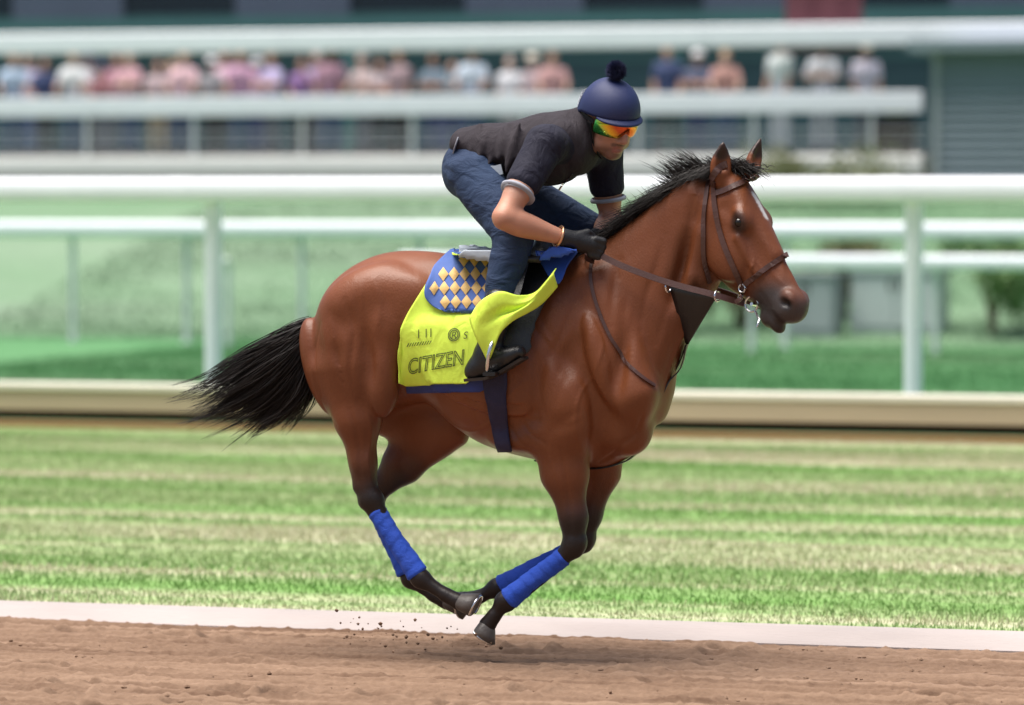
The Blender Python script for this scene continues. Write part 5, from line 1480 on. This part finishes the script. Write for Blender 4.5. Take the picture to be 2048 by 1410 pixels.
SPEC = [(60, 2.3, 'rest', (.50, .42, .56), DN, 1, 0, 'spectator in greyish lilac top in the back row, first from the picture\'s left edge'),
        (178, 2.2, 'fold', (.66, .62, .70), BK, 0, 3, 'spectator in pale grey lilac top in the back row'),
        (236, 2.3, 'rest', (.45, .24, .30), CG, 1, 1, 'spectator in wine top in the back row behind the pink figures'),
        (345, 2.2, 'rest', (.68, .56, .62), DN, 2, 3, 'blond spectator in blush top in the back row'),
        (452, 2.3, 'fold', (.72, .50, .58), BK, 1, 0, 'brown haired spectator in candy pink top in the back row'),
        (515, 2.2, 'rest', (.56, .40, .62), NV, 0, 2, 'spectator in orchid top in the back row'),
        (634, 2.3, 'rest', (.36, .30, .44), CG, 3, 0, 'grey haired spectator in dull violet top in the back row'),
        (760, 2.2, 'fold', (.52, .44, .46), BK, 1, 1, 'spectator in beige pink top in the back row'),
        (905, 2.3, 'rest', (.24, .30, .34), NV, 0, 0, 'spectator in blue grey top in the back row above the rider\'s hips'),
        (1065, 2.2, 'rest', (.46, .36, .38), CG, 2, 3, 'blond spectator in fawn top in the back row above the rider\'s back'),
        (30, .7, 'rail', LB, DN, 1, 0, 'spectator in pale blue shirt, leftmost at the white handrail'),
        (92, 1.5, 'rest', NV, BK, 0, 1, 'spectator in navy top, second from the picture\'s left edge, set back'),
        (150, .6, 'rail', WH, DN, 2, 3, 'spectator in white top with blond hair at the handrail\'s left end'),
        (205, 1.4, 'phone', MR, CG, 1, 1, 'spectator in dark red top with one hand raised, far from the rider'),
        (262, .6, 'fold', PK, DN, 3, 3, 'grey haired spectator in pink top with folded arms'),
        (318, 1.3, 'rest', (.58, .46, .48), KH, 1, 0, 'spectator in dusty rose top and khaki trousers'),
        (370, .7, 'rail', (.70, .46, .52), NV, 2, 3, 'blond spectator in light pink top leaning on the handrail'),
        (425, 1.5, 'rest', GR, BK, 0, 2, 'spectator in grey top standing behind the pink group'),
        (482, .6, 'rail', (.60, .34, .50), DN, 0, 0, 'spectator in bright rose top with black hair at the handrail'),
        (545, .9, 'fold', LV, CG, 1, 0, 'spectator in lavender top with folded arms'),
        (605, 1.6, 'phone', PR, BK, 0, 1, 'spectator in purple top with one hand raised'),
        (662, .7, 'rest', (.40, .22, .30), DN, 1, 2, 'spectator in plum top between the lavender and grey figures'),
        (725, 1.2, 'rail', (.50, .40, .40), CG, 3, 0, 'grey haired spectator in taupe top nearer the rider\'s back'),
        (800, .7, 'rest', (.34, .24, .27), BK, 0, 1, 'spectator in dark mauve top behind the rider\'s seat'),
        (868, 1.5, 'fold', (.16, .22, .28), NV, 0, 2, 'spectator in slate top with folded arms above the rider\'s hips'),
        (945, .7, 'rail', (.55, .62, .74), DN, 1, 0, 'spectator in light blue shirt above the rider\'s back'),
        (1020, 1.2, 'rest', WH, GR, 3, 3, 'grey haired spectator in white shirt above the rider\'s back'),
        (1105, .8, 'rail', (.52, .30, .30), CG, 0, 0, 'spectator in brick pink top just behind the rider\'s helmet'),
        (1335, .9, 'rest', NV, BK, 1, 0, 'spectator in navy top in front of the rider\'s helmet'),
        (1395, 1.4, 'fold', (.10, .12, .20), NV, 0, 1, 'spectator in dark slate blue top with folded arms above the horse\'s mane'),
        (1450, .8, 'rail', (.45, .25, .22), DN, 2, 3, 'blond spectator in rust top above the horse\'s ears'),
        (1560, .45, 'rest', (.62, .66, .68), (.48, .52, .58), 3, 0, 'tall spectator in pale grey top and pale trousers under the maroon banner'),
        (1645, .6, 'fold', (.74, .75, .82), (.50, .52, .58), 1, 3, 'spectator in white top with folded arms under the maroon banner'),
        (1730, .9, 'rest', (.70, .66, .78), CG, 0, 1, 'spectator in pale lilac top, last before the stand\'s end')]
def hat_mesh():
    q = MB(); n = 16
    prof = [(.115, 1.665), (.150, 1.668), (.150, 1.676), (.104, 1.682), (.100, 1.735), (.075, 1.765), (.02, 1.772)]
    V_ = [(r * math.cos(2 * math.pi * k / n) * .92, r * math.sin(2 * math.pi * k / n) * 1.06 + .005, z) for r, z in prof for k in range(n)]
    F_ = [(i * n + k, i * n + (k + 1) % n, (i + 1) * n + (k + 1) % n, (i + 1) * n + k) for i in range(len(prof) - 1) for k in range(n)] + [tuple((len(prof) - 1) * n + k for k in range(n))]
    me = bpy.data.meshes.new('hat'); me.from_pydata(V_, [], F_); me.polygons.foreach_set('use_smooth', np.ones(len(me.polygons), bool)); return me
HAT = hat_mesh()
for i, (u, dy, pz, tc, lc, hr, sk, lb) in enumerate(SPEC):
    spectator(u, dy, pz, tc, lc, hr, sk, lb, 1.0 + rng.uniform(-.09, .05) + (.06 if u == 1560 else 0), rng.uniform(-.5, .5))
    if i % 4 == 1:
        hm = HAT.copy(); hm.materials.append(cloth([(.62, .58, .50), (.05, .06, .12), (.66, .66, .68)][i % 3])); ho_ = bpy.data.objects.new('hat', hm); C.objects.link(ho_); ho_.parent = bpy.context.scene.objects[LASTP[0]]
# dark crate with a yellow-green bag near the stand's end
cx = px_x(1788, Y_STAND + .5); e_ = empty('crate', (cx, Y_STAND + .5, FLOOR), 'dark storage crate on the stand\'s floor by its end', 'crate')
q = MB(); q.box((cx - .28, Y_STAND + .3, FLOOR), (cx + .28, Y_STAND + .8, FLOOR + .52)); q.build('body', M['darkwood'], e_)
q = MB(); q.box((cx - .30, Y_STAND + .28, FLOOR + .522), (cx + .30, Y_STAND + .82, FLOOR + .58)); q.build('lid', M['slate'], e_)
f_ = Field((cx - .35, Y_STAND + .25, FLOOR + .5), (cx + .35, Y_STAND + .95, FLOOR + .9), .015)
f_.loft((cx - .18, Y_STAND + .55, FLOOR + .675), (cx + .18, Y_STAND + .55, FLOOR + .67), (0, 1, 0), [0, .5, 1], [.075, .09, .07], [.12, .14, .11], k=.03)
V, Q = f_.mesh(); e_ = empty('bag', (cx, Y_STAND + .55, FLOOR + .58), 'yellow green bag lying on the dark crate', 'bag')
M['lime'] = simple('lime_bag', (.42, .55, .10), .7, .2, 10); mesh('body', V, Q, M['lime'], e_)
q = MB(); q.tube([(cx + .09 * math.cos(t_), Y_STAND + .50, FLOOR + .74 + .09 * math.sin(t_)) for t_ in np.linspace(0, math.pi, 12)], .01, 6); q.build('handle', M['darkwood'], e_, True)
